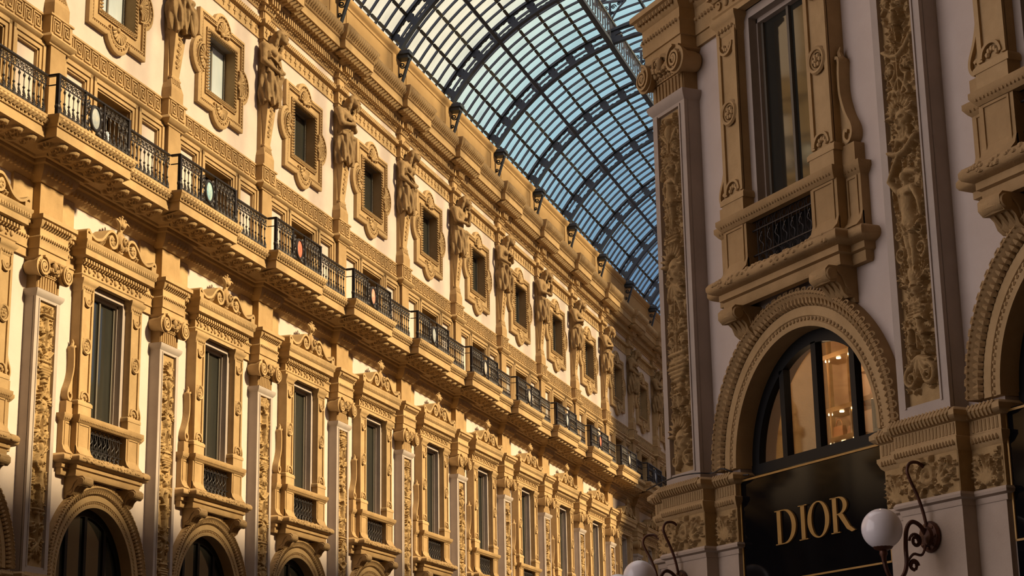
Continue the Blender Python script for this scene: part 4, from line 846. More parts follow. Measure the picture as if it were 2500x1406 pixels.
# ------------------------------------------------------------------ upper windows in lobed frames
def lobed(off, n=10):       # outline of the frame, grown by off
    a, b, r = 1.22 + off, 1.20 + off, 0.50 + off; ex, ez = 1.03, 0.98
    pts = []
    h = r
    def lob(cx_, cz_, a0):
        return [(cx_ + h * math.cos(a0 + PI * i / n), cz_ + h * math.sin(a0 + PI * i / n)) for i in range(n + 1)]
    pts += [(a, -b), ] + [(a, -h)] + lob(ex, 0, -PI / 2)[1:-1] + [(a, h), (a, b)]
    pts += [(h, b)] + lob(0, ez, 0)[1:-1] + [(-h, b), (-a, b)]
    pts += [(-a, h)] + lob(-ex, 0, PI / 2)[1:-1] + [(-a, -h), (-a, -b)]
    pts += [(-h, -b)] + lob(0, -ez, PI)[1:-1] + [(h, -b)]
    return pts
ZU = 17.97
def make_upper(bright):
    t = thing('lobed_window', '', 'window', (0, 0, 16.4), 0, 'upper windows in lobed frames', 'thing')
    f = MB(); ls = []
    for off, e in ((0.0, 0.0), (0.0, 0.10), (-0.05, 0.13), (-0.085, 0.13), (-0.09, 0.09), (-0.14, 0.09), (-0.15, 0.115), (-0.175, 0.115), (-0.18, 0.065)):
        ls.append([(x, e, ZU + z) for x, z in lobed(off)])
    f.loops(ls)
    n = len(ls[0]); inner = []
    for x, z in lobed(-0.18):       # squeeze the flat field to the rectangular opening
        k = 1.0 / max(abs(x) / 0.80, abs(z) / 0.83); inner.append((x * k, 0.065, ZU + z * k))
    f.loops([ls[-1], inner]); f.build('frame', STONE_L, t, 16.4)
    b = MB(); o_ = lobed(-0.115); 
    for i in range(len(o_)):
        x0, z0 = o_[i]; x1, z1 = o_[(i + 1) % len(o_)]; l = math.hypot(x1 - x0, z1 - z0); k = max(1, int(l / 0.075))
        for j in range(k): u = (j + 0.5) / k; b.ball((x0 + (x1 - x0) * u, 0.10, ZU + z0 + (z1 - z0) * u), (0.026, 0.026, 0.026), 5, 4)
    b.build('bead_ring', STONE, t, 16.4)
    m = MB()      # leaf moulded inner frame and reveal
    for q in (-1, 1):
        a, c = sorted((q * 0.72, q * 0.82)); m.box(a, c, -0.40, 0.10, ZU - 0.83, ZU + 0.83)
        m.box(-0.82, 0.82, -0.40, 0.10, *sorted((ZU + q * 0.75, ZU + q * 0.84)))
        for i in range(20):
            zz = ZU - 0.76 + 1.52 * i / 19; m.tube([(q * 0.80, 0.10, zz - 0.03), (q * 0.75, 0.13, zz), (q * 0.71, 0.10, zz + 0.04)], [0.018, 0.03, 0.015], 5)
        for i in range(19):
            x = -0.72 + 1.44 * i / 18; m.tube([(x - 0.03, 0.10, ZU + q * 0.81), (x, 0.13, ZU + q * 0.77), (x + 0.04, 0.10, ZU + q * 0.73)], [0.018, 0.03, 0.015], 5)
    m.build('inner_moulding', STONE, t, 16.4)
    for (cx_, cz_, a0) in ((1.0, 0, 0), (0, 1.0, PI / 2), (-1.0, 0, PI), (0, -1.0, -PI / 2)):
        s = MB(); R_ = 0.30
        bx, bz = cx_ * 0.93, ZU + cz_ * 0.93
        for i in range(9):
            a = a0 - PI / 2 + PI * (i + 0.5) / 9
            s.tube([(bx + 0.05 * math.cos(a), 0.08, bz + 0.05 * math.sin(a)), (bx + 0.18 * math.cos(a), 0.13, bz + 0.18 * math.sin(a)), (bx + R_ * math.cos(a), 0.11, bz + R_ * math.sin(a))], [0.012, 0.030, 0.042], 6)
        s.ribbon(arc(bx, bz, 0.345, a0 - PI / 2, a0 + PI / 2, 16), 0.06, 0.12, 0.03); s.ball((bx, 0.10, bz), (0.06, 0.05, 0.06), 8, 5)
        s.build('shell', STONE_L, t, 16.4)
    p = MB(); p.box(-0.72, 0.72, -0.25, -0.21, ZU - 0.76, ZU + 0.76); p.build('pane', BLIND if bright else GLASSD, t, 16.4)
    p = MB(); p.box(-0.72, -0.66, -0.21, -0.17, ZU - 0.76, ZU + 0.76); p.box(0.66, 0.72, -0.21, -0.17, ZU - 0.76, ZU + 0.76); p.box(-0.03, 0.03, -0.21, -0.18, ZU - 0.76, ZU + 0.76); p.box(-0.72, 0.72, -0.21, -0.17, ZU + 0.70, ZU + 0.76); p.box(-0.72, 0.72, -0.21, -0.17, ZU - 0.76, ZU - 0.70); p.build('sash_bars', SHUT, t, 16.4)
    return t
uw = Placer(make_upper(False)); uwb = Placer(make_upper(True))
for n in range(N0, N1):
    (uwb if n in (0, 1) else uw)(FL.at(5 * n + 2.5, 16.4), FL.rot, ('upper window with pale bright panes' if n in (0, 1) else 'dark upper window') + ' in an ornate lobed frame, %s from the left' % ORD[n] if n >= 0 else 'upper lobed window outside the left edge' + (' further on' if n == -2 else ''))

# ------------------------------------------------------------------ herm statues (implicit surfaces)
def surfnet(F, xs, ys, zs):
    s = F < 0; nx, ny, nz = F.shape; cnt = np.zeros((nx - 1, ny - 1, nz - 1)); P = np.zeros((nx - 1, ny - 1, nz - 1, 3))
    corners = [(i, j, k) for i in (0, 1) for j in (0, 1) for k in (0, 1)]
    sl = lambda A, c: A[c[0]:nx - 1 + c[0], c[1]:ny - 1 + c[1], c[2]:nz - 1 + c[2]]
    for a in corners:
        for ax in range(3):
            if a[ax] == 0:
                b = list(a); b[ax] = 1; fa, fb = sl(F, a), sl(F, b); cr = (fa < 0) != (fb < 0); t = np.where(cr, fa / np.where(cr, fa - fb, 1), 0)
                for d in range(3): P[..., d] += np.where(cr, a[d] + (t if d == ax else 0), 0)
                cnt += cr
    m = cnt > 0; idx = -np.ones(cnt.shape, int); idx[m] = np.arange(m.sum()); P = P[m] / cnt[m][:, None]; I = np.argwhere(m) + P
    V = np.stack([np.interp(I[:, 0], np.arange(nx), xs), np.interp(I[:, 1], np.arange(ny), ys), np.interp(I[:, 2], np.arange(nz), zs)], 1)
    faces = []
    for ax in range(3):
        o1, o2 = [d for d in range(3) if d != ax]
        a = [slice(1, -1)] * 3; b = [slice(1, -1)] * 3; a[ax] = slice(0, -1); b[ax] = slice(1, None)
        E = np.argwhere(s[tuple(a)] != s[tuple(b)])
        E[:, o1] += 1; E[:, o2] += 1
        q = []
        for d1, d2 in ((-1, -1), (0, -1), (0, 0), (-1, 0)):
            G = E.copy(); G[:, o1] += d1; G[:, o2] += d2; q.append(idx[G[:, 0], G[:, 1], G[:, 2]])
        faces.append(np.stack(q, 1))
    Fc = np.concatenate(faces); Fc = Fc[(Fc >= 0).all(1)]
    return [tuple(v) for v in V.tolist()], [tuple(f) for f in Fc.tolist()]
def smin(a, b, k): h = np.clip(0.5 + 0.5 * (b - a) / k, 0, 1); return b * (1 - h) + a * h - k * h * (1 - h)
class SDF:
    def __init__(s, bx, by, bz, res):
        s.xs = np.arange(*bx, res); s.ys = np.arange(*by, res); s.zs = np.arange(*bz, res); s.X, s.Y, s.Z = np.meshgrid(s.xs, s.ys, s.zs, indexing='ij'); s.F = np.full(s.X.shape, 9.0)
    def cap(s, a, b, r0, r1=None, k=0.05):
        r1 = r0 if r1 is None else r1; d = [b[i] - a[i] for i in range(3)]; l2 = sum(q * q for q in d) + 1e-9
        t = np.clip(((s.X - a[0]) * d[0] + (s.Y - a[1]) * d[1] + (s.Z - a[2]) * d[2]) / l2, 0, 1)
        g = np.sqrt((s.X - a[0] - t * d[0]) ** 2 + (s.Y - a[1] - t * d[1]) ** 2 + (s.Z - a[2] - t * d[2]) ** 2) - (r0 + (r1 - r0) * t); s.F = smin(s.F, g, k) if k > 0 else np.minimum(s.F, g)
    def ell(s, c, r, k=0.05):
        q = np.sqrt(((s.X - c[0]) / r[0]) ** 2 + ((s.Y - c[1]) / r[1]) ** 2 + ((s.Z - c[2]) / r[2]) ** 2); g = (q - 1) * min(r); s.F = smin(s.F, g, k)
    def sub(s, c, r):
        q = np.sqrt(((s.X - c[0]) / r[0]) ** 2 + ((s.Y - c[1]) / r[1]) ** 2 + ((s.Z - c[2]) / r[2]) ** 2); s.F = np.maximum(s.F, -(q - 1) * min(r))
    def mesh(s, mb):
        return mb.add(*surfnet(s.F, s.xs, s.ys, s.zs))
def lift(m): m.v = [(x * 1.10, e * 1.08, 17.95 + (z - 17.62) * 0.96) for x, e, z in m.v]
def make_statue(kind):
    female = kind in (0, 3); ZB = 16.22
    t = thing('statue', '', 'statue', (0, 0, ZB), 0, 'herm statues')
    eb = 0.20      # depth of the body axis
    # plinth and tapering herm shaft
    h = MB(); h.box(-0.29, 0.29, -0.02, 0.24, 16.24, 16.55); h.taper(-0.29, 0.29, -0.21, 0.21, -0.02, 0.24, 0.18, 16.55, 16.80); h.box(-0.23, 0.23, -0.02, 0.20, 16.80, 16.84)
    for i in range(5): h.tube([(-0.18 + 0.09 * i, 0.215, 16.66), (-0.15 + 0.075 * i, 0.19, 16.79)], 0.022, 5)
    h.build('plinth', STONE, t, ZB)
    h = MB(); h.taper(-0.17, 0.17, -0.25, 0.25, -0.02, 0.17, 0.30, 16.84, 18.02); h.box(-0.19, 0.19, -0.02, 0.19, 16.84, 16.90); hs = h.build('herm_shaft', STONE_L, t, ZB)
    g = MB(); random.seed(kind + 2)
    for i in range(16): zz = 17.12 + 0.72 * i / 15; g.ball((0.05 * math.sin(i * 2.1), 0.17 + 0.13 * (zz - 16.84) / 1.18 - 0.005, zz), (0.05 + 0.03 * random.random(), 0.045, 0.045), 6, 4)
    g.build('garland', STONE, hs, ZB)
    hd = (0.15, eb + 0.22, 19.56); r = 0.017
    b = SDF((-0.56, 0.60), (-0.04, 0.72), (17.95, 19.95), r)
    b.ell((0.0, eb, 19.02), (0.30, 0.19, 0.33)); b.ell((0.0, eb - 0.01, 18.70), (0.25, 0.18, 0.28)); b.ell((0.0, eb, 18.38), (0.29, 0.20, 0.24))
    for q in (-1, 1): b.ell((q * 0.30, eb - 0.02, 19.18), (0.13, 0.13, 0.13), 0.08)
    if female:
        for q in (-1, 1): b.ell((q * 0.13, eb + 0.15, 19.02), (0.105, 0.10, 0.105), 0.03)
    else:
        for q in (-1, 1): b.ell((q * 0.13, eb + 0.12, 19.07), (0.15, 0.08, 0.11), 0.04)
    b.cap((0.02, eb - 0.02, 19.2), (0.11, eb + 0.14, 19.45), 0.115, 0.095, 0.06)
    b.ell(hd, (0.125, 0.15, 0.18), 0.03); b.ell((hd[0] + 0.01, hd[1] + 0.08, hd[2] - 0.12), (0.085, 0.08, 0.08), 0.04)
    b.cap((hd[0] + 0.01, hd[1] + 0.135, hd[2] + 0.02), (hd[0] + 0.015, hd[1] + 0.165, hd[2] - 0.055), 0.018, 0.026, 0.02)
    for q in (-1, 1): b.sub((hd[0] + 0.01 + q * 0.05, hd[1] + 0.155, hd[2] + 0.005), (0.03, 0.03, 0.02)); b.ell((hd[0] + 0.01 + q * 0.05, hd[1] + 0.125, hd[2] + 0.0), (0.02, 0.018, 0.014), 0.005); b.ell((hd[0] + q * 0.125, hd[1] - 0.01, hd[2] - 0.02), (0.02, 0.03, 0.04), 0.01)
    b.cap((hd[0] - 0.02, hd[1] + 0.155, hd[2] - 0.10), (hd[0] + 0.04, hd[1] + 0.155, hd[2] - 0.10), 0.014, 0.014, 0.01); b.cap((hd[0] - 0.06, hd[1] + 0.14, hd[2] + 0.045), (hd[0] + 0.08, hd[1] + 0.14, hd[2] + 0.045), 0.015, 0.015, 0.02)
    def arm(sh, elb, wr, hand, tip):
        b.cap(sh, elb, 0.098, 0.075, 0.05); b.cap(elb, wr, 0.076, 0.05, 0.04); b.cap(wr, hand, 0.048, 0.05, 0.03)
        v = Vector(tip) - Vector(hand); u = v.normalized(); sd = u.cross(Vector((0, 1, 0)))
        if sd.length < 0.2: sd = u.cross(Vector((0, 0, 1)))
        sd.normalize()
        for i, (o_, l) in enumerate(((-0.045, 0.85), (-0.016, 1.0), (0.014, 0.95), (0.042, 0.75))):
            p0 = Vector(hand) + sd * o_; p1 = p0 + v * (0.6 * l); p2 = p1 + v * (0.4 * l) + Vector((0, -0.03, 0)); b.cap(p0, p1, 0.019, 0.018, 0.008); b.cap(p1, p2, 0.018, 0.015, 0.008)
        p0 = Vector(hand) + sd * 0.05 - u * 0.03; b.cap(p0, p0 + sd * 0.05 + u * 0.05, 0.021, 0.017, 0.01)
    if kind == 0:      # woman, both hands meeting at the waist
        arm((-0.33, eb, 19.16), (-0.40, eb + 0.03, 18.72), (-0.12, eb + 0.26, 18.48), (-0.04, eb + 0.27, 18.46), (0.08, eb + 0.25, 18.44)); arm((0.33, eb, 19.16), (0.41, eb + 0.06, 18.76), (0.2, eb + 0.26, 18.56), (0.12, eb + 0.28, 18.53), (0.0, eb + 0.28, 18.5))
    elif kind == 1:    # man, arms folded low on the chest
        arm((-0.34, eb, 19.16), (-0.40, eb + 0.12, 18.74), (-0.02, eb + 0.28, 18.80), (0.08, eb + 0.27, 18.82), (0.22, eb + 0.22, 18.84)); arm((0.34, eb, 19.16), (0.42, eb + 0.12, 18.78), (0.06, eb + 0.24, 18.90), (-0.04, eb + 0.25, 18.93), (-0.17, eb + 0.21, 18.97))
    elif kind == 2:    # man, one hand at the beard
        arm((-0.34, eb, 19.16), (-0.40, eb + 0.10, 18.76), (-0.05, eb + 0.27, 18.72), (0.05, eb + 0.28, 18.72), (0.18, eb + 0.25, 18.72)); arm((0.34, eb, 19.16), (0.36, eb + 0.22, 18.80), (0.26, eb + 0.30, 19.14), (0.23, eb + 0.29, 19.22), (0.16, eb + 0.25, 19.33))
    else:              # woman, one hand at the breast
        arm((-0.33, eb, 19.16), (-0.42, eb + 0.04, 18.76), (-0.16, eb + 0.27, 18.60), (-0.07, eb + 0.28, 18.58), (0.05, eb + 0.26, 18.56)); arm((0.33, eb, 19.16), (0.36, eb + 0.2, 18.80), (0.16, eb + 0.29, 18.96), (0.10, eb + 0.29, 18.99), (0.0, eb + 0.27, 19.03))
    m = MB(); b.mesh(m); lift(m); m.build('body', STATUE, t, ZB, ang=75)
    # hair and beard
    a = SDF((-0.26, 0.44), (-0.02, 0.72), (18.9, 19.95), 0.019)
    a.ell((hd[0], hd[1] - 0.045, hd[2] + 0.06), (0.16, 0.17, 0.17), 0.03); a.sub((hd[0] + 0.01, hd[1] + 0.16, hd[2] - 0.08), (0.105, 0.10, 0.16))
    for q in (-1, 1): a.cap((hd[0] + q * 0.13, hd[1] - 0.02, hd[2] + 0.05), (hd[0] + q * 0.15, hd[1] - 0.08, hd[2] - 0.22), 0.06, 0.05, 0.03); a.cap((hd[0] + q * 0.15, hd[1] - 0.08, hd[2] - 0.22), (hd[0] + q * 0.13 - 0.03, hd[1] - 0.16, hd[2] - 0.45), 0.05, 0.03, 0.03)
    a.cap((hd[0] - 0.02, hd[1] - 0.14, hd[2]), (0.0, eb - 0.10, 19.2), 0.12, 0.10, 0.05)
    if not female:
        for q in (-0.06, -0.02, 0.03, 0.07): a.cap((hd[0] + 0.01 + q, hd[1] + 0.13, hd[2] - 0.12), (hd[0] + q * 1.3, hd[1] + 0.10, hd[2] - 0.34 + abs(q)), 0.04, 0.022, 0.025)
    a.F += 0.010 * np.sin(38 * a.X + 9 * a.Z) * np.sin(30 * a.Z + 12 * a.Y)
    m = MB(); a.mesh(m); lift(m); m.build('hair', STATUE, t, ZB, ang=75)
    # drapery
    d = SDF((-0.50, 0.50), (-0.10, 0.66), (17.40, 19.25), 0.019)
    tt = np.clip((d.Z - 17.55) / 1.05, 0, 1); ang = np.arctan2(d.Y - eb, d.X)
    rx = 0.315 + 0.05 * np.sin(tt * PI) - 0.02 * tt; ry = 0.215 + 0.04 * np.sin(tt * PI)
    fold = 0.022 * np.sin(9 * ang + 5 * tt + kind) + 0.018 * np.sin(17 * ang - 7 * tt + 2 * kind) * (1 - 0.5 * tt)
    q = (np.sqrt((d.X / rx) ** 2 + ((d.Y - eb) / ry) ** 2) - 1) * 0.22 - fold
    hem = 17.60 + 0.05 * np.sin(5 * ang + kind) + 0.06 * d.X; top = 18.50 + 0.16 * np.sin(ang * 1.0 + 0.8) * (1 if kind % 2 else -1)
    d.F = np.maximum(np.maximum(q, hem - d.Z), d.Z - top)
    d.ell((0.14, eb + 0.25, 18.40), (0.07, 0.06, 0.07), 0.04)
    for i in range(5): d.cap((0.14, eb + 0.25, 18.38), (-0.24 + 0.10 * i, eb + 0.19 - 0.02 * abs(i - 2), 17.75), 0.028, 0.022, 0.03)
    for z_ in (18.48, 18.42): d.cap((-0.30, eb + 0.10, z_ + 0.05), (0.12, eb + 0.25, z_ - 0.04), 0.035, 0.035, 0.03)
    d.cap((0.14, eb + 0.25, 18.40), (0.32, eb + 0.10, 18.52), 0.04, 0.035, 0.03)
    if kind in (0, 2):
        for q_ in (0, 0.05, 0.1): d.cap((-0.32 + q_, eb + 0.13, 19.0 - q_), (-0.38 + q_, eb + 0.02, 18.85), 0.035, 0.03, 0.03)
        if kind == 0:
            for i in range(4): d.cap((-0.30 + 0.02 * i, eb + 0.06, 19.02), (-0.06 + 0.05 * i, eb + 0.24, 18.75 - 0.03 * i), 0.022, 0.02, 0.02)
    if kind == 3:
        d.cap((-0.2, eb + 0.22, 18.5), (0.05, eb + 0.3, 18.1), 0.05, 0.04, 0.05); d.cap((0.05, eb + 0.3, 18.1), (0.18, eb + 0.26, 17.6), 0.06, 0.05, 0.05)
    m = MB(); d.mesh(m); lift(m); m.build('drapery', STATUE, t, ZB, ang=75)
    return t
sts = [Placer(make_statue(k)) for k in range(4)]
SEQ = {1: 3, 2: 0, 3: 1, 4: 0, 5: 2, 6: 3, 7: 2, 8: 1, 9: 1, 10: 0, 11: 1, 12: 0, 0: 1, -1: 2, -2: 0}
DESC = {0: 'draped woman with hands joined at the waist', 1: 'bearded man with folded arms', 2: 'bearded man with a hand at his beard', 3: 'draped woman with a hand at her breast'}
for n in range(N0, N1 + 1):
    k = SEQ[n]
    lab = 'stone herm of a ' + DESC[k] + ', %s from the left' % ORD[n] if n >= 1 else ('herm statue showing only its plinth at the top left corner' if n == 0 else 'herm statue outside the left edge, mirrored in the dark window' if n == -1 else 'herm statue further outside the left edge')
    if n == 1: lab = 'stone herm with an oval shield, its head cut off by the top edge'
    so = sts[k](FL.at(5 * n, 16.22), FL.rot, lab)
    if n == 1: shield_of = so
m = MB(); m.lathe([(0.0, 0.0), (0.17, 0.0), (0.185, 0.025), (0.17, 0.05), (0.14, 0.04), (0.07, 0.06), (0.0, 0.065)], (0.17, 0.50, 18.25), 24, 'e', 1.9); m.build('shield', STATUE, shield_of, 16.22)

# ------------------------------------------------------------------ iron balcony railings
BZ = 13.62; RTOP = 14.46
def baluster(x, e):
    m = MB(); z0, z1 = BZ + 0.05, RTOP - 0.20
    m.tube([(x, e, z0), (x, e, z0 + 0.25), (x, e, z0 + 0.28), (x, e, z0 + 0.31), (x, e, z1 - 0.12), (x, e, z1 - 0.07), (x, e, z1 - 0.02), (x, e, z1)], [0.012, 0.012, 0.03, 0.012, 0.011, 0.032, 0.012, 0.012], 6); return m
def ironband(xs, e, mb_r, mb_s, step):
    for x in xs:
        mb_r.ring((x, e, RTOP - 0.115), 0.068, 0.011, 12, 4); mb_r.ring((x, e, RTOP - 0.105), 0.028, 0.009, 8, 4)
        for q in (-1, 1):
            mb_r.tube([(x + q * step / 2, e, RTOP - 0.03), (x + q * 0.03, e, RTOP - 0.2)], 0.009, 4)
            sp = spiral(x + q * step * 0.25, BZ + 0.12, 0.062, 0.014, PI / 2, q * 1.5, 16); mb_s.tube([(a, e + 0.005, b) for a, b in sp], 0.012, 4)
        mb_s.ball((x, e, BZ + 0.25), (0.03, 0.02, 0.05), 6, 4); mb_s.ball((x + step / 2, e, BZ + 0.06), (0.035, 0.02, 0.03), 6, 4)
        mb_s.tube(smooth_pts([(x, e, BZ + 0.05), (x + 0.04, e + 0.01, BZ + 0.17), (x - 0.02, e, BZ + 0.29)], 3), [0.012, 0.016, 0.02, 0.02, 0.016, 0.012, 0.008], 4)
def make_front(enamel):
    t = thing('balcony_railing', '', 'railing', (0, 0, BZ), 0, 'projecting railings with medallions'); E_ = 1.08
    m = MB(); m.sweep([(-1.36, 0.86), (-1.36, E_), (1.36, E_), (1.36, 0.86)], [(-0.035, RTOP - 0.01), (0.035, RTOP - 0.01), (0.04, RTOP + 0.02), (0, RTOP + 0.045), (-0.035, RTOP + 0.02)]); m.build('handrail', IRON, t, BZ)
    m = MB(); m.sweep([(-1.36, 0.86), (-1.36, E_), (1.36, E_), (1.36, 0.86)], [(-0.012, BZ + 0.03), (0.012, BZ + 0.03), (0.012, BZ + 0.055), (-0.012, BZ + 0.055)]); m.sweep([(-1.36, 0.86), (-1.36, E_), (1.36, E_), (1.36, 0.86)], [(-0.01, RTOP - 0.20), (0.01, RTOP - 0.20), (0.01, RTOP - 0.18), (-0.01, RTOP - 0.18)]); m.build('rail_bars', IRON, t, BZ)
    for x in (-1.36, 1.36):
        m = MB(); m.box(x - 0.035, x + 0.035, E_ - 0.035, E_ + 0.035, BZ, RTOP); m.ball((x, E_, BZ + 0.2), (0.06, 0.06, 0.07), 8, 5); m.build('post', IRON, t, BZ)
    xs = [q * (0.46 + 0.165 * i) for q in (-1, 1) for i in range(6)]
    for x in xs: baluster(x, E_).build('baluster', IRON, t, BZ)
    for hx in (xs[:6], xs[6:]): rr, ss = MB(), MB(); ironband(hx, E_, rr, ss, 0.165); rr.build('ring_frieze', IRON, t, BZ); ss.build('scroll_band', IRON, t, BZ)
    for q in (-1, 1):
        p = MB(); p.box(q * 0.36 - 0.02, q * 0.36 + 0.02, E_ - 0.02, E_ + 0.025, BZ + 0.03, RTOP)
        for zz, dr in ((BZ + 0.18, 1), (BZ + 0.62, -1)):
            for (dx, rr_) in ((0.26, 0.075), (0.13, 0.06)):
                p.tube([(a, E_, b) for a, b in spiral(q * dx, zz, rr_, 0.015, dr * PI / 2, q * dr * 1.6, 18)], 0.013, 4)
            p.ball((q * 0.22, E_, zz), (0.045, 0.02, 0.035), 6, 4)
        for i in range(6): p.ball((q * (0.25 + 0.05 * math.sin(i * 2.4)), E_ + 0.01, BZ + 0.15 + 0.11 * i), (0.045, 0.02, 0.05), 6, 4)
        for i in range(5): p.tube(smooth_pts([(q * 0.33, E_, BZ + 0.1 + 0.14 * i), (q * 0.25, E_ + 0.02, BZ + 0.17 + 0.14 * i), (q * 0.2, E_, BZ + 0.1 + 0.14 * i)], 3), 0.013, 4)
        p.build('scroll_panel', IRON, t, BZ)
    d = MB(); d.lathe([(0.0, 0.0), (0.20, 0.0), (0.215, 0.02), (0.20, 0.05), (0.17, 0.055), (0.165, 0.03), (0.0, 0.03)], (0, E_, BZ + 0.42), 24, 'e', 1.3); md = d.build('medallion_rim', IRON, t, BZ)
    d = MB(); d.lathe([(0.0, 0.025), (0.165, 0.03), (0.10, 0.055), (0.0, 0.06)], (0, E_, BZ + 0.42), 24, 'e', 1.3); d.build('enamel_medallion', enamel, md, BZ)
    return t
fronts = [make_front(e) for e in ENAMEL]; fp = [Placer(f) for f in fronts]
ENL = {0: 'white', 1: 'blue', 2: 'red', 3: 'rose', 4: 'cream'}
def make_straight():
    t = thing('balcony_railing', '', 'railing', (0, 0, BZ), 0, 'straight railings between medallions'); E_ = 0.84
    m = MB(); m.sweep([(-1.12, E_), (1.12, E_)], [(-0.035, RTOP - 0.01), (0.035, RTOP - 0.01), (0.04, RTOP + 0.02), (0, RTOP + 0.045), (-0.035, RTOP + 0.02)]); m.build('handrail', IRON, t, BZ)
    m = MB(); m.box(-1.12, 1.12, E_ - 0.012, E_ + 0.012, BZ + 0.03, BZ + 0.055); m.box(-1.12, 1.12, E_ - 0.01, E_ + 0.01, RTOP - 0.2, RTOP - 0.18); m.build('rail_bars', IRON, t, BZ)
    xs = [-1.02 + 2.04 * i / 12 for i in range(13)]
    for x in xs: baluster(x, E_).build('baluster', IRON, t, BZ)
    rr, ss = MB(), MB(); ironband(xs, E_, rr, ss, 0.17); rr.build('ring_frieze', IRON, t, BZ); ss.build('scroll_band', IRON, t, BZ)
    return t
sp_ = Placer(make_straight())
for n in range(N0, N1 + 1):
    k = (0, 1, 3, 2, 0, 4, 4, 0, 3, 4, 0, 1, 4)[n] if n >= 0 else 4
    fp[k](FL.at(5 * n, BZ), FL.rot, ('projecting iron railing with a %s medallion, %s from the left' % (ENL[k], ORD[n])) if n >= 0 else 'projecting iron railing outside the left edge' + (' further on' if n == -2 else ''))
    if n < N1: sp_(FL.at(5 * n + 2.5, BZ), FL.rot, ('straight iron railing before a low balcony window, %s from the left' % ORD[n + 1]) if n >= -1 else 'straight iron railing outside the left edge')
def floodlight(x, e, z, lab, f=FL):
    t = thing('floodlight', lab, 'floodlight', f.at(x, z), f.rot, 'floodlights on the balcony'); m = MB(); m.box(-0.16, 0.16, e - 0.08, e + 0.08, z + 0.2, z + 0.45); m.build('housing', IRON, t, z)
    m = MB(); m.box(-0.14, 0.14, e + 0.08, e + 0.09, z + 0.22, z + 0.43); m.build('lens', GLOBE, t, z); m = MB(); m.box(-0.19, -0.16, e - 0.02, e + 0.02, z, z + 0.4); m.box(0.16, 0.19, e - 0.02, e + 0.02, z, z + 0.4); m.build('bracket', IRON, t, z)
floodlight(51.2, 0.80, 14.1, 'small floodlight on the far end of the iron balcony'); floodlight(0.75, 0.85, BZ, 'small floodlight standing behind the first medallion railing')

# ------------------------------------------------------------------ glass roof
RX, RZ, RI, RO = -11.77, 19.10, 8.05, 8.62
def pol(r, a): return (r * math.cos(a), RZ + r * math.sin(a))
A0, A1 = math.radians(30.6), math.radians(149.4)
PUR = [math.radians(a) for a in (33.5, 38.9, 44.5, 50.4, 55.9, 61.4, 66.9, 72.4)]
PUR = PUR + [PI / 2] + [PI - a for a in reversed(PUR)]
ROT0 = 0.0
def make_rib():
    t = thing('roof_rib', '', 'rib', (0, 0, 22.0), 0, 'iron roof ribs'); n = 80
    for nm, r0, r1, hw in (('inner_chord', RI, RI + 0.09, 0.10), ('outer_chord', RO - 0.09, RO, 0.10)):
        m = MB(); ls = []
        for i in range(n + 1):
            a = A0 + (A1 - A0) * i / n; (x0, z0), (x1, z1) = pol(r0, a), pol(r1, a); ls.append([(x0, -hw, z0), (x1, -hw, z1), (x1, hw, z1), (x0, hw, z0)])
        m.loops(ls, True, True, True); m.build(nm, STEEL, t, 22.0)
    wbm = MB()
    cells = [A0] + PUR + [A1]
    for a, b in zip(cells[:-1], cells[1:]):
        if b - a < 0.04: 
            continue
        r0, r1 = RI + 0.06, RO - 0.06; K = 48; outl, inn = [], []
        for k in range(K):
            th = 2 * PI * k / K; cu, cv = math.cos(th), math.sin(th); mxx = max(abs(cu), abs(cv)); u, v = cu / mxx, cv / mxx
            outl.append((u, v)); rr = 0.76 + 0.10 * math.cos(8 * th) + 0.02 * math.cos(4 * th); inn.append((cu / (abs(cu) ** 4 + abs(cv) ** 4) ** 0.25 * rr * 0.92, cv / (abs(cu) ** 4 + abs(cv) ** 4) ** 0.25 * rr * 0.97))
        def mp2(u, v, e):
            x, z = pol((r0 + r1) / 2 + v * (r1 - r0) / 2, (a + b) / 2 - u * (b - a) / 2); return (x, e, z)
        wbm.loops([[mp2(u, v, -0.05) for u, v in inn], [mp2(u, v, -0.05) for u, v in outl], [mp2(u, v, 0.05) for u, v in outl], [mp2(u, v, 0.05) for u, v in inn], [mp2(u, v, -0.05) for u, v in inn]])
    wbm.build('pierced_web', STEEL, t, 22.0)
    for q in (-1, 1):      # shoe and scroll bracket at each springing
        m = MB(); x = q * 6.93
        m.box(*sorted((x + q * 0.10, x - q * 0.42)), -0.22, 0.22, 23.12, 23.24); m.box(*sorted((x + q * 0.10, x - q * 0.36)), -0.17, 0.17, 23.0, 23.12); m.build('shoe', STEEL, t, 22.0)
        m = MB(); m.ribbon([(x - q * 0.36, 23.0), (x - q * 0.30, 22.85), (x - q * 0.06, 22.1), (x + q * 0.02, 22.02)], -0.07, 0.07, 0.05)
        m.tube([(a, 0, b) for a, b in spiral(x - q * 0.12, 22.82, 0.12, 0.03, 0, q * 1.5, 20)], 0.025, 5); m.tube([(a, 0, b) for a, b in spiral(x - q * 0.05, 22.5, 0.08, 0.02, PI, -q * 1.4, 18)], 0.022, 5)
        m.ribbon([(x + q * 0.05, 23.0), (x + q * 0.05, 22.05)], -0.06, 0.06, 0.04); m.build('bracket', STEEL, t, 22.0)
    return t
rb_ = Placer(make_rib())
for n in range(N0, N1 + 1):
    rb_((RX, Y0 + 5 * n, 22.0), 0, 'pierced iron arch rib of the glass roof, %s from the left above the cornice' % ORD[n - 2] if n >= 3 else 'pierced iron roof rib above the top edge of the photo, %s one' % ORD[n + 2])
YA, YB = Y0 + 5 * N0 - 0.2, Y0 + 5 * N1 + 3
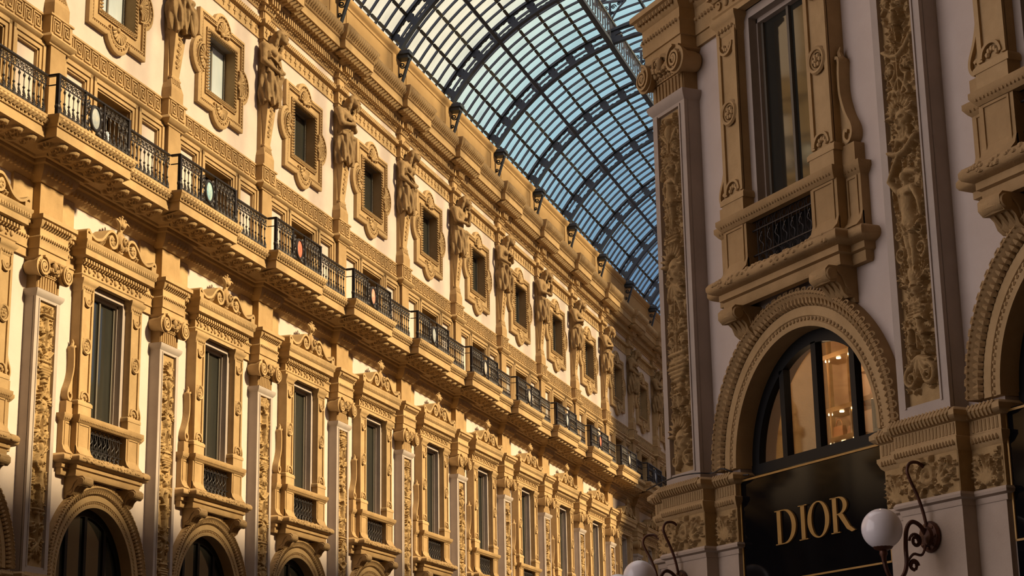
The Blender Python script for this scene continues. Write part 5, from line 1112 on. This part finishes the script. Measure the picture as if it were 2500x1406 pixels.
def purlin(a, label, solid):
    mid = 'beam' if solid else 'purlin'
    m = MB(); x, z = pol(RI if solid else RO - 0.03, a)
    L_ = YB - YA; hw = 0.06 if solid == 1 else (0.09 if solid else 0.022)
    nx_, nz_ = math.cos(a), math.sin(a); tx, tz = -nz_, nx_
    d = 0.09 if solid == 1 else (0.16 if solid else 0.03)
    c = [(x + sx * tx * hw + sz * nx_ * d, z + sx * tz * hw + sz * nz_ * d) for sx, sz in ((-1, -1), (1, -1), (1, 1), (-1, 1))]
    m.loops([[(u, 0, w_) for u, w_ in c], [(u, -L_, w_) for u, w_ in c]], True, True, True)
    o = thing('roof_' + mid, label, mid, (RX, YA, 22.0), 0, 'purlins of the glass roof'); m.build('bar', STEEL, o, 22.0)
    if solid != 2 and a > PI / 2:
        k = MB(); r0 = RO - 0.07 if not solid else RI + 0.10; r1 = RO - 0.04 if not solid else RI + 0.22
        hw2 = 0.055; st = 0.625; y = 0.2
        while y < L_ - 0.6:
            p0, p1 = pol(r0, a), pol(r1, a)
            k.add([(p0[0] + tx * s * hw2, -(y + u), p0[1] + tz * s * hw2) for s in (-1, 1) for u in (0.10, st - 0.10)] + [(p1[0] + tx * s * hw2, -(y + u), p1[1] + tz * s * hw2) for s in (-1, 1) for u in (0.05, st - 0.05)],
                  [(0, 1, 5, 4), (2, 3, 7, 6), (0, 2, 6, 4), (1, 3, 7, 5), (0, 1, 3, 2), (4, 5, 7, 6)]); y += st
        k.build('plates', STEEL_G, o, 22.0)
    return o
names = ['first', 'second', 'third', 'main solid', 'fifth', 'sixth', 'seventh', 'ridge']
for i, a in enumerate(PUR):
    if i == 8: continue
    left = a > PI / 2; k = i if not left else 16 - i
    side = 'above the sunlit wall' if left else 'on the hidden side'
    lab = ('lengthwise iron roof purlin %s, %s up from the parapet' % (side, names[k])) if k != 7 else ('ridge beam of the glass roof edging the raised lantern ' + ('nearer the sunlit wall' if left else 'on the far side'))
    purlin(a, lab, 1 if k == 3 else (2 if k == 7 else 0))
def make_glazing():
    t = thing('roof_glazing', '', 'glass roof', (0, 0, 22.0), 0, 'glass bays of the roof')
    ad = math.radians(29.3)
    for s in (0, 1):
        m = MB(); ls = []
        for i in range(25):
            a = ad + (math.radians(72.4) - ad) * i / 24
            if s: a = PI - a
            (x0, z0), (x1, z1) = pol(RO + 0.05, a), pol(RO + 0.062, a); ls.append([(x0, -0.02, z0), (x1, -0.02, z1), (x1, -4.98, z1), (x0, -4.98, z0)])
        m.loops(ls, True, True, True); m.build('glass_sheet', ROOFGL if s else CLEARGL, t, 22.0)
    for j in range(1, 8):
        for s in (0, 1):
            m = MB(); ls = []; y = -5.0 * j / 8
            for i in range(19):
                a = ad + (math.radians(72.0) - ad) * i / 18
                if s: a = PI - a
                (x0, z0), (x1, z1) = pol(RO - 0.03, a), pol(RO + 0.05, a); ls.append([(x0, y - 0.026, z0), (x1, y - 0.026, z1), (x1, y + 0.026, z1), (x0, y + 0.026, z0)])
            m.loops(ls, True, True, True)
            for aa, rr_ in ((math.radians(31.2), RO - 0.05), (math.radians(71.3), RO - 0.06)):
                aa = PI - aa if s else aa; x, z = pol(rr_, aa); m.ball((x, y, z), (0.06, 0.05, 0.06), 6, 4)
            m.build('glazing_bar', STEEL, t, 22.0)
    return t
gz = Placer(make_glazing())
for n in range(N0, N1 + 1):
    gz((RX, Y0 + 5 * n, 22.0), 0, 'bay of pale blue roof glass with thin bars, %s above the cornice from the left' % ORD[n - 1] if n >= 2 else 'bay of roof glass above the top edge of the photo, %s one' % ORD[n + 2])
# raised lantern along the ridge
LX = RI * math.cos(math.radians(72.4)); LZ0, LZ1 = 27.15, 27.75
def make_lantern():
    t = thing('roof_lantern', '', 'lantern', (0, 0, 26.8), 0, 'lantern bays on the roof ridge')
    for q in (-1, 1):
        m = MB(); m.box(q * LX - 0.02, q * LX + 0.02, -5.0, 0.0, LZ0 - 0.1, LZ1); 
        m.build('curb_glass', ROOFGL, t, 26.8)
        m = MB()
        for j in range(14): m.box(q * LX - 0.025, q * LX + 0.025, -5.0 * (j + 0.5) / 14 - 0.006, -5.0 * (j + 0.5) / 14 + 0.006, LZ0 - 0.1, LZ1)
        m.box(q * LX - 0.05, q * LX + 0.05, -5, 0, LZ1 - 0.03, LZ1 + 0.05); m.build('curb_ribs', STEEL_G, t, 26.8)
    def lz(x): return 28.75 - 0.55 * (x / 2.9) ** 2
    m = MB(); ls = [[(x, 0, lz(x)), (x, 0, lz(x) + 0.012), (x, -5, lz(x) + 0.012), (x, -5, lz(x))] for x in [-2.9 + 5.8 * i / 16 for i in range(17)]]; m.loops(ls, True, True, True); m.build('glass_sheet', ROOFGL, t, 26.8)
    for j in range(1, 8):
        m = MB(); y = -5.0 * j / 8; ls = [[(x, y - 0.024, lz(x) - 0.08), (x, y + 0.024, lz(x) - 0.08), (x, y + 0.024, lz(x)), (x, y - 0.024, lz(x))] for x in [-2.9 + 5.8 * i / 12 for i in range(13)]]; m.loops(ls, True, True, True); m.build('glazing_bar', STEEL, t, 26.8)
    m = MB()
    for x in (-2.7, -1.4, 0, 1.4, 2.7): m.box(x - 0.04, x + 0.04, -5, 0, lz(x) - 0.16, lz(x) - 0.04)
    m.build('lantern_purlins', STEEL, t, 26.8)
    for q in (-1, 1):
        m = MB(); x = q * (LX + 0.02); m.tube([(x, 0, LZ0 - 0.2), (x, 0, 28.5)], 0.05, 6); m.box(x - 0.62, x + 0.62, -0.04, 0.04, 28.44, 28.52)
        for u in (-1, 1):
            m.ribbon(smooth_pts([(x, 27.62), (x + u * 0.10, 27.86), (x + u * 0.30, 28.16), (x + u * 0.60, 28.46)], 4), -0.035, 0.035, 0.05)
            for cx_, cz_, r_ in ((0.13, 28.26, 0.11), (0.34, 28.36, 0.08), (0.07, 28.02, 0.07), (0.48, 28.40, 0.04)): m.tube([(x + u * cx_ + (a - (x + u * cx_)), 0, b) for a, b in spiral(x + u * cx_, cz_, r_, 0.02, 0, u * 1.5, 16)], 0.022, 4)
        m.build('scroll_bracket', STEEL, t, 26.8)
    return t
WHITEP = mat('pale_corrugated_panel', (0.55, 0.58, 0.55), (0.45, 0.48, 0.46), 3, 0.5)
ln = Placer(make_lantern())
for n in range(N0, N1 + 1): ln((RX, Y0 + 5 * n, 26.8), 0, 'raised ridge lantern bay with pale curb and scroll brackets, %s along the roof' % ORD[n + 2 - 1] if n >= -1 else 'raised ridge lantern bay nearest overhead')
# columns and glazing added over the lowered hidden wall so sunlight passes under the vault
for n in range(0, 9):
    m = MB(); m.tube([(-4.75, Y0 + 5 * n, 15.0), (-4.75, Y0 + 5 * n, 23.1)], 0.09, 8); o = m.build('added_column', STEEL, world=True); tag(o, 'added iron column carrying the hidden side of the vault, %s along the arcade' % ORD[n], 'column', 'added columns on the hidden wall')
m = MB(); m.add([(-4.9, 24.4, 15.0), (-4.89, 24.4, 15.0), (-4.89, 78.5, 15.0), (-4.9, 78.5, 15.0), (-4.9, 24.4, 23.2), (-4.89, 24.4, 23.2), (-4.89, 78.5, 23.2), (-4.9, 78.5, 23.2)], [(0, 1, 2, 3), (4, 5, 6, 7), (0, 1, 5, 4), (1, 2, 6, 5), (2, 3, 7, 6), (3, 0, 4, 7)])
o = m.build('added_glazing', CLEARGL, world=True); tag(o, 'unseen glass added over the low hidden wall, letting the sun through', 'glass wall')  # pane added to even out the sunlight above the lowered wall

# ------------------------------------------------------------------ shop sign
def zx_ring(mb, ox, oz, rx, rz, ix, iz, irx, irz, e0, e1, a0=0, a1=2 * PI, n=40):
    out = [(ox + rx * math.cos(a0 + (a1 - a0) * i / n), oz + rz * math.sin(a0 + (a1 - a0) * i / n)) for i in range(n + 1)]; inn = [(ix + irx * math.cos(a0 + (a1 - a0) * i / n), iz + irz * math.sin(a0 + (a1 - a0) * i / n)) for i in range(n + 1)]
    mb.loops([[(x, e0, z), (x2, e0, z2), (x2, e1, z2), (x, e1, z)] for (x, z), (x2, z2) in zip(out, inn)], True, True, True)
def make_sign(s0, letters, label):
    t = thing('shop_sign', label, 'sign', FR.at(s0, 3.6), FR.rot, 'shop signs'); zb = 3.6
    b = MB(); b.box(-1.53, 1.53, -0.16, 0.02, 0.0, 5.06); b.build('board', SIGNB, t, zb)
    f = MB(); e0, e1 = 0.018, 0.035
    f.box(-1.53, 1.53, e0, e1, 5.02, 5.045); f.box(-1.53, 1.53, e0, e1, 3.69, 3.712); f.box(-1.53, -1.508, e0, e1, 3.69, 5.045); f.box(1.508, 1.53, e0, e1, 3.69, 5.045); f.build('gold_border', GOLD, t, zb)
    if letters:
        z0, H = 4.13, 0.42; th, tn = 0.082, 0.018; e0, e1 = 0.018, 0.045
        x0 = -0.75      # D
        m = MB(); m.box(x0 + 0.045, x0 + 0.045 + th, e0, e1, z0, z0 + H); m.box(x0, x0 + 0.22, e0, e1, z0, z0 + 0.012); m.box(x0, x0 + 0.22, e0, e1, z0 + H - 0.012, z0 + H)
        zx_ring(m, x0 + 0.20, z0 + H / 2, 0.25, H / 2, x0 + 0.18, z0 + H / 2, 0.18, H / 2 - 0.014, e0, e1, -PI / 2, PI / 2, 28); m.build('letter', GOLD, t, zb)
        x1 = -0.23      # I
        m = MB(); m.box(x1 + 0.04, x1 + 0.04 + th, e0, e1, z0, z0 + H); m.box(x1 - 0.01, x1 + 0.175, e0, e1, z0, z0 + 0.012); m.box(x1 - 0.01, x1 + 0.175, e0, e1, z0 + H - 0.012, z0 + H); m.build('letter', GOLD, t, zb)
        x2 = 0.17       # O
        m = MB(); zx_ring(m, x2, z0 + H / 2, 0.225, H / 2 + 0.008, x2, z0 + H / 2, 0.14, H / 2 - 0.006, e0, e1); m.build('letter', GOLD, t, zb)
        x3 = 0.42       # R
        m = MB(); m.box(x3 + 0.045, x3 + 0.045 + th, e0, e1, z0, z0 + H); m.box(x3, x3 + 0.175, e0, e1, z0, z0 + 0.012); m.box(x3, x3 + 0.19, e0, e1, z0 + H - 0.012, z0 + H)
        zx_ring(m, x3 + 0.17, z0 + H - 0.105, 0.165, 0.105, x3 + 0.15, z0 + H - 0.105, 0.105, 0.092, e0, e1, -PI / 2, PI / 2, 24); m.box(x3 + 0.10, x3 + 0.19, e0, e1, z0 + H - 0.212, z0 + H - 0.198)
        m.prism([(x3 + 0.145, z0 + H - 0.205), (x3 + 0.245, z0 + H - 0.205), (x3 + 0.37, z0 + 0.06), (x3 + 0.47, z0 + 0.0), (x3 + 0.40, z0 - 0.012), (x3 + 0.31, z0 + 0.03)], e0, e1); m.build('letter', GOLD, t, zb)
    return t
make_sign(2.55, True, 'black shop sign with gold letters DIOR under the warm lit arch'); make_sign(7.65, False, 'black shop sign with a gold border cut off by the right edge')
# ------------------------------------------------------------------ shop interior behind the lit arch
ri = MB(); X0, X1, E0, E1, Z0, Z1 = -0.42, 9.4, -1.8, -0.56, 3.4, 7.4
ri.add([(X0, E0, Z0), (X1, E0, Z0), (X1, E1, Z0), (X0, E1, Z0), (X0, E0, Z1), (X1, E0, Z1), (X1, E1, Z1), (X0, E1, Z1)], [(0, 1, 2, 3), (4, 7, 6, 5), (0, 4, 5, 1), (1, 5, 6, 2), (3, 7, 4, 0)])
o = ri.build('wall_inner', WARMW, loc=FR.at(0), rot=FR.rot); tag(o, 'warm beige walls of the shop room behind the lit arch', 'wall', kind='structure')
def shelf(x, e, zs, w_, d, lab):
    t = thing('shelf_unit', lab, 'shelf', FR.at(x, zs[0]), FR.rot, 'shop shelves'); zb = zs[0]
    for z in zs:
        m = MB(); m.box(-w_ / 2, w_ / 2, e - d, e, z - 0.03, z + 0.03); m.build('shelf_board', BRASS, t, zb)
        m = MB()
        for i in range(3): m.lathe([(0.0, 0), (0.03, 0), (0.03, 0.015), (0, 0.015)], (-w_ * 0.32 + w_ * 0.32 * i, e - 0.08, z - 0.045), 8)
        m.build('downlights', SPOT, t, zb)
    for q in (-1, 1):
        m = MB(); x_ = q * w_ * 0.28; m.tube([(x_, e - 0.06, zs[0] - 0.6), (x_, e - 0.06, zs[-1] + 0.3)], 0.018, 6); m.build('post', BRASS, t, zb)
shelf(1.30, -1.35, (5.63, 6.03, 6.75), 0.80, 0.36, 'brass shelf rack seen through the third pane of the lit arch'); shelf(2.35, -1.35, (6.05, 6.43), 1.1, 0.36, 'brass shelf rack with downlights seen through the last pane of the lit arch')
def bag(x, e, z, s, lab):
    t = thing('handbag', lab, 'handbag', FR.at(x, z), FR.rot, 'handbags on the shop shelves'); m = MB(); m.taper(-0.16 * s, 0.16 * s, -0.12 * s, 0.12 * s, e - 0.08, e, e - 0.02, z, z + 0.2 * s); m.build('body', BAGM, t, z)
    m = MB(); m.tube([(0.09 * s * math.cos(a), e - 0.04, z + 0.19 * s + 0.12 * s * math.sin(a)) for a in [PI * i / 10 for i in range(11)]], 0.01, 5); m.build('handle', BAGM, t, z)
bag(1.18, -1.42, 5.66, 0.8, 'brown handbag on the lowest shelf behind the third pane'); bag(1.48, -1.42, 5.66, 0.6, 'smaller handbag beside the brown one on the lowest shelf'); bag(2.05, -1.42, 6.08, 0.8, 'handbag on the rack behind the last pane of the lit arch')
pf = thing('picture_frame', 'small framed picture hanging in the shop behind the last pane', 'picture', FR.at(2.34, 5.6), FR.rot)
m = MB(); m.box(-0.26, 0.26, -1.40, -1.37, 5.62, 5.98); m.build('canvas', BRASS, pf, 5.6)
m = MB(); [m.box(*q) for q in ((-0.28, 0.28, -1.41, -1.34, 5.59, 5.63), (-0.28, 0.28, -1.41, -1.34, 5.97, 6.01), (-0.28, -0.24, -1.41, -1.34, 5.59, 6.01), (0.24, 0.28, -1.41, -1.34, 5.59, 6.01))]; m.build('frame', BLACK, pf, 5.6)
def point(x, e, z, en, r=0.15):
    l = bpy.data.lights.new('shop_light', 'POINT'); l.energy = en; l.color = (1.0, 0.66, 0.36); l.shadow_soft_size = r; o = bpy.data.objects.new('shop_light', l); C.objects.link(o); p = FR.at(x); o.location = (p[0] + nrm[0] * e, p[1] + nrm[1] * e, z)
point(1.3, -1.15, 6.62, 7.0, 0.06); point(1.25, -1.15, 5.92, 3.0, 0.05); point(2.35, -1.15, 6.3, 5.5, 0.06); point(0.2, -1.0, 6.9, 6.0, 0.15); point(2.2, -1.2, 7.1, 6.0, 0.1); point(5.8, -1.2, 6.8, 3.0, 0.15)

# ------------------------------------------------------------------ globe lamps on scrolled wall arms
def make_lamp():
    t = thing('wall_lamp', '', 'lamp', (0, 0, 3.85), 0, 'globe lamps on the corner piers'); zb = 3.85; e = 0.25
    m = MB(); m.lathe([(0.0, -0.01), (0.15, -0.01), (0.17, 0.02), (0.15, 0.05), (0.11, 0.06), (0.09, 0.09), (0.0, 0.10)], (0, e, 3.85), 20, 'e')
    for i in range(8): a = PI * i / 4; m.ball((0.12 * math.cos(a), e + 0.038, 3.85 + 0.12 * math.sin(a)), 0.03, 6, 4)
    m.build('rosette', RUST, t, zb)
    arm = smooth_pts([(0, e + 0.061, 3.84), (0, e + 0.137, 3.96), (0, e + 0.244, 4.0), (0, e + 0.320, 3.92), (0, e + 0.348, 3.74), (0, e + 0.351, 3.56), (0, e + 0.397, 3.44), (0, e + 0.488, 3.38), (0, e + 0.580, 3.42), (0, e + 0.626, 3.52), (0, e + 0.641, 3.62)], 6)
    m = MB(); m.tube(arm, 0.024, 8); m.build('arm', RUST, t, zb)
    rod = smooth_pts([(0, e + 0.046, 3.90), (0, e + 0.084, 4.1), (0, e + 0.153, 4.3), (0, e + 0.229, 4.45), (0, e + 0.259, 4.55), (0, e + 0.214, 4.63), (0, e + 0.107, 4.64), (0, e + 0.023, 4.58)], 6)
    m = MB(); m.tube(rod, 0.018, 8); m.build('tie_rod', RUST, t, zb)
    m = MB()
    for (ce, cz, r0, a0, tn) in ((0.21, 3.80, 0.085, 0.0, 1.5), (0.26, 3.54, 0.065, PI, -1.4)):
        m.tube([(0, e + a, b) for a, b in spiral(ce, cz, r0, 0.03, a0, tn, 26)], 0.016, 6)
        for i in range(8): a = PI * i / 4; m.ball((0, e + ce + 0.035 * math.cos(a), cz + 0.045 * math.sin(a)), (0.02, 0.02, 0.02), 5, 4)
    m.tube(smooth_pts([(0, e + 0.061, 3.82), (0, e + 0.137, 3.66), (0, e + 0.252, 3.66), (0, e + 0.336, 3.58)], 5), 0.015, 6); m.build('scroll', RUST, t, zb)
    m = MB(); m.lathe([(0.02, -0.36), (0.03, -0.30), (0.045, -0.27), (0.04, -0.24), (0.09, -0.22), (0.12, -0.18), (0.10, -0.17), (0.0, -0.17)], (0, e + 0.641, 3.92), 16); m.build('collar', RUST, t, zb)
    m = MB(); m.ball((0, e + 0.641, 3.91), 0.215, 32, 20); m.build('globe', GLOBE, t, zb, ang=80)
    return t
lp = Placer(make_lamp())
lp(FR.at(5.06, 3.85), FR.rot, 'white globe wall lamp on the pier right of the lettered shop sign'); lp(FR.at(-0.13, 3.85), FR.rot, 'white globe wall lamp on the corner pier at the bottom edge')
lp((-5.15, 24.75, 3.85), PI * 1.5, 'white globe lamp half hidden on the far side of the corner pier')
# corner block that the side lamp is fixed to
m = MB(); cb = FR.at(-0.5)
cbk = MB(); cbk.box(-0.78, -0.45, -0.7, 0.02, 0, 12.0); o = cbk.build('corner_return', STONE, loc=FR.at(0), rot=FR.rot); tag(o, 'narrow stone return at the outer corner of the shaded building', 'pier')
# thin black cable along the impost
cb_ = MB(); cb_.tube(smooth_pts([(-0.8, 0.36, 5.16), (-0.5, 0.38, 5.19), (0.0, 0.38, 5.22), (0.5, 0.37, 5.20), (0.65, 0.2, 5.19), (0.9, 0.2, 5.21), (1.05, 0.05, 5.12), (1.2, 0.0, 5.10)], 5), 0.010, 5)
o = cb_.build('cable', IRON, loc=FR.at(0), rot=FR.rot); tag(o, 'thin black cable sagging along the impost of the corner pier', 'cable')
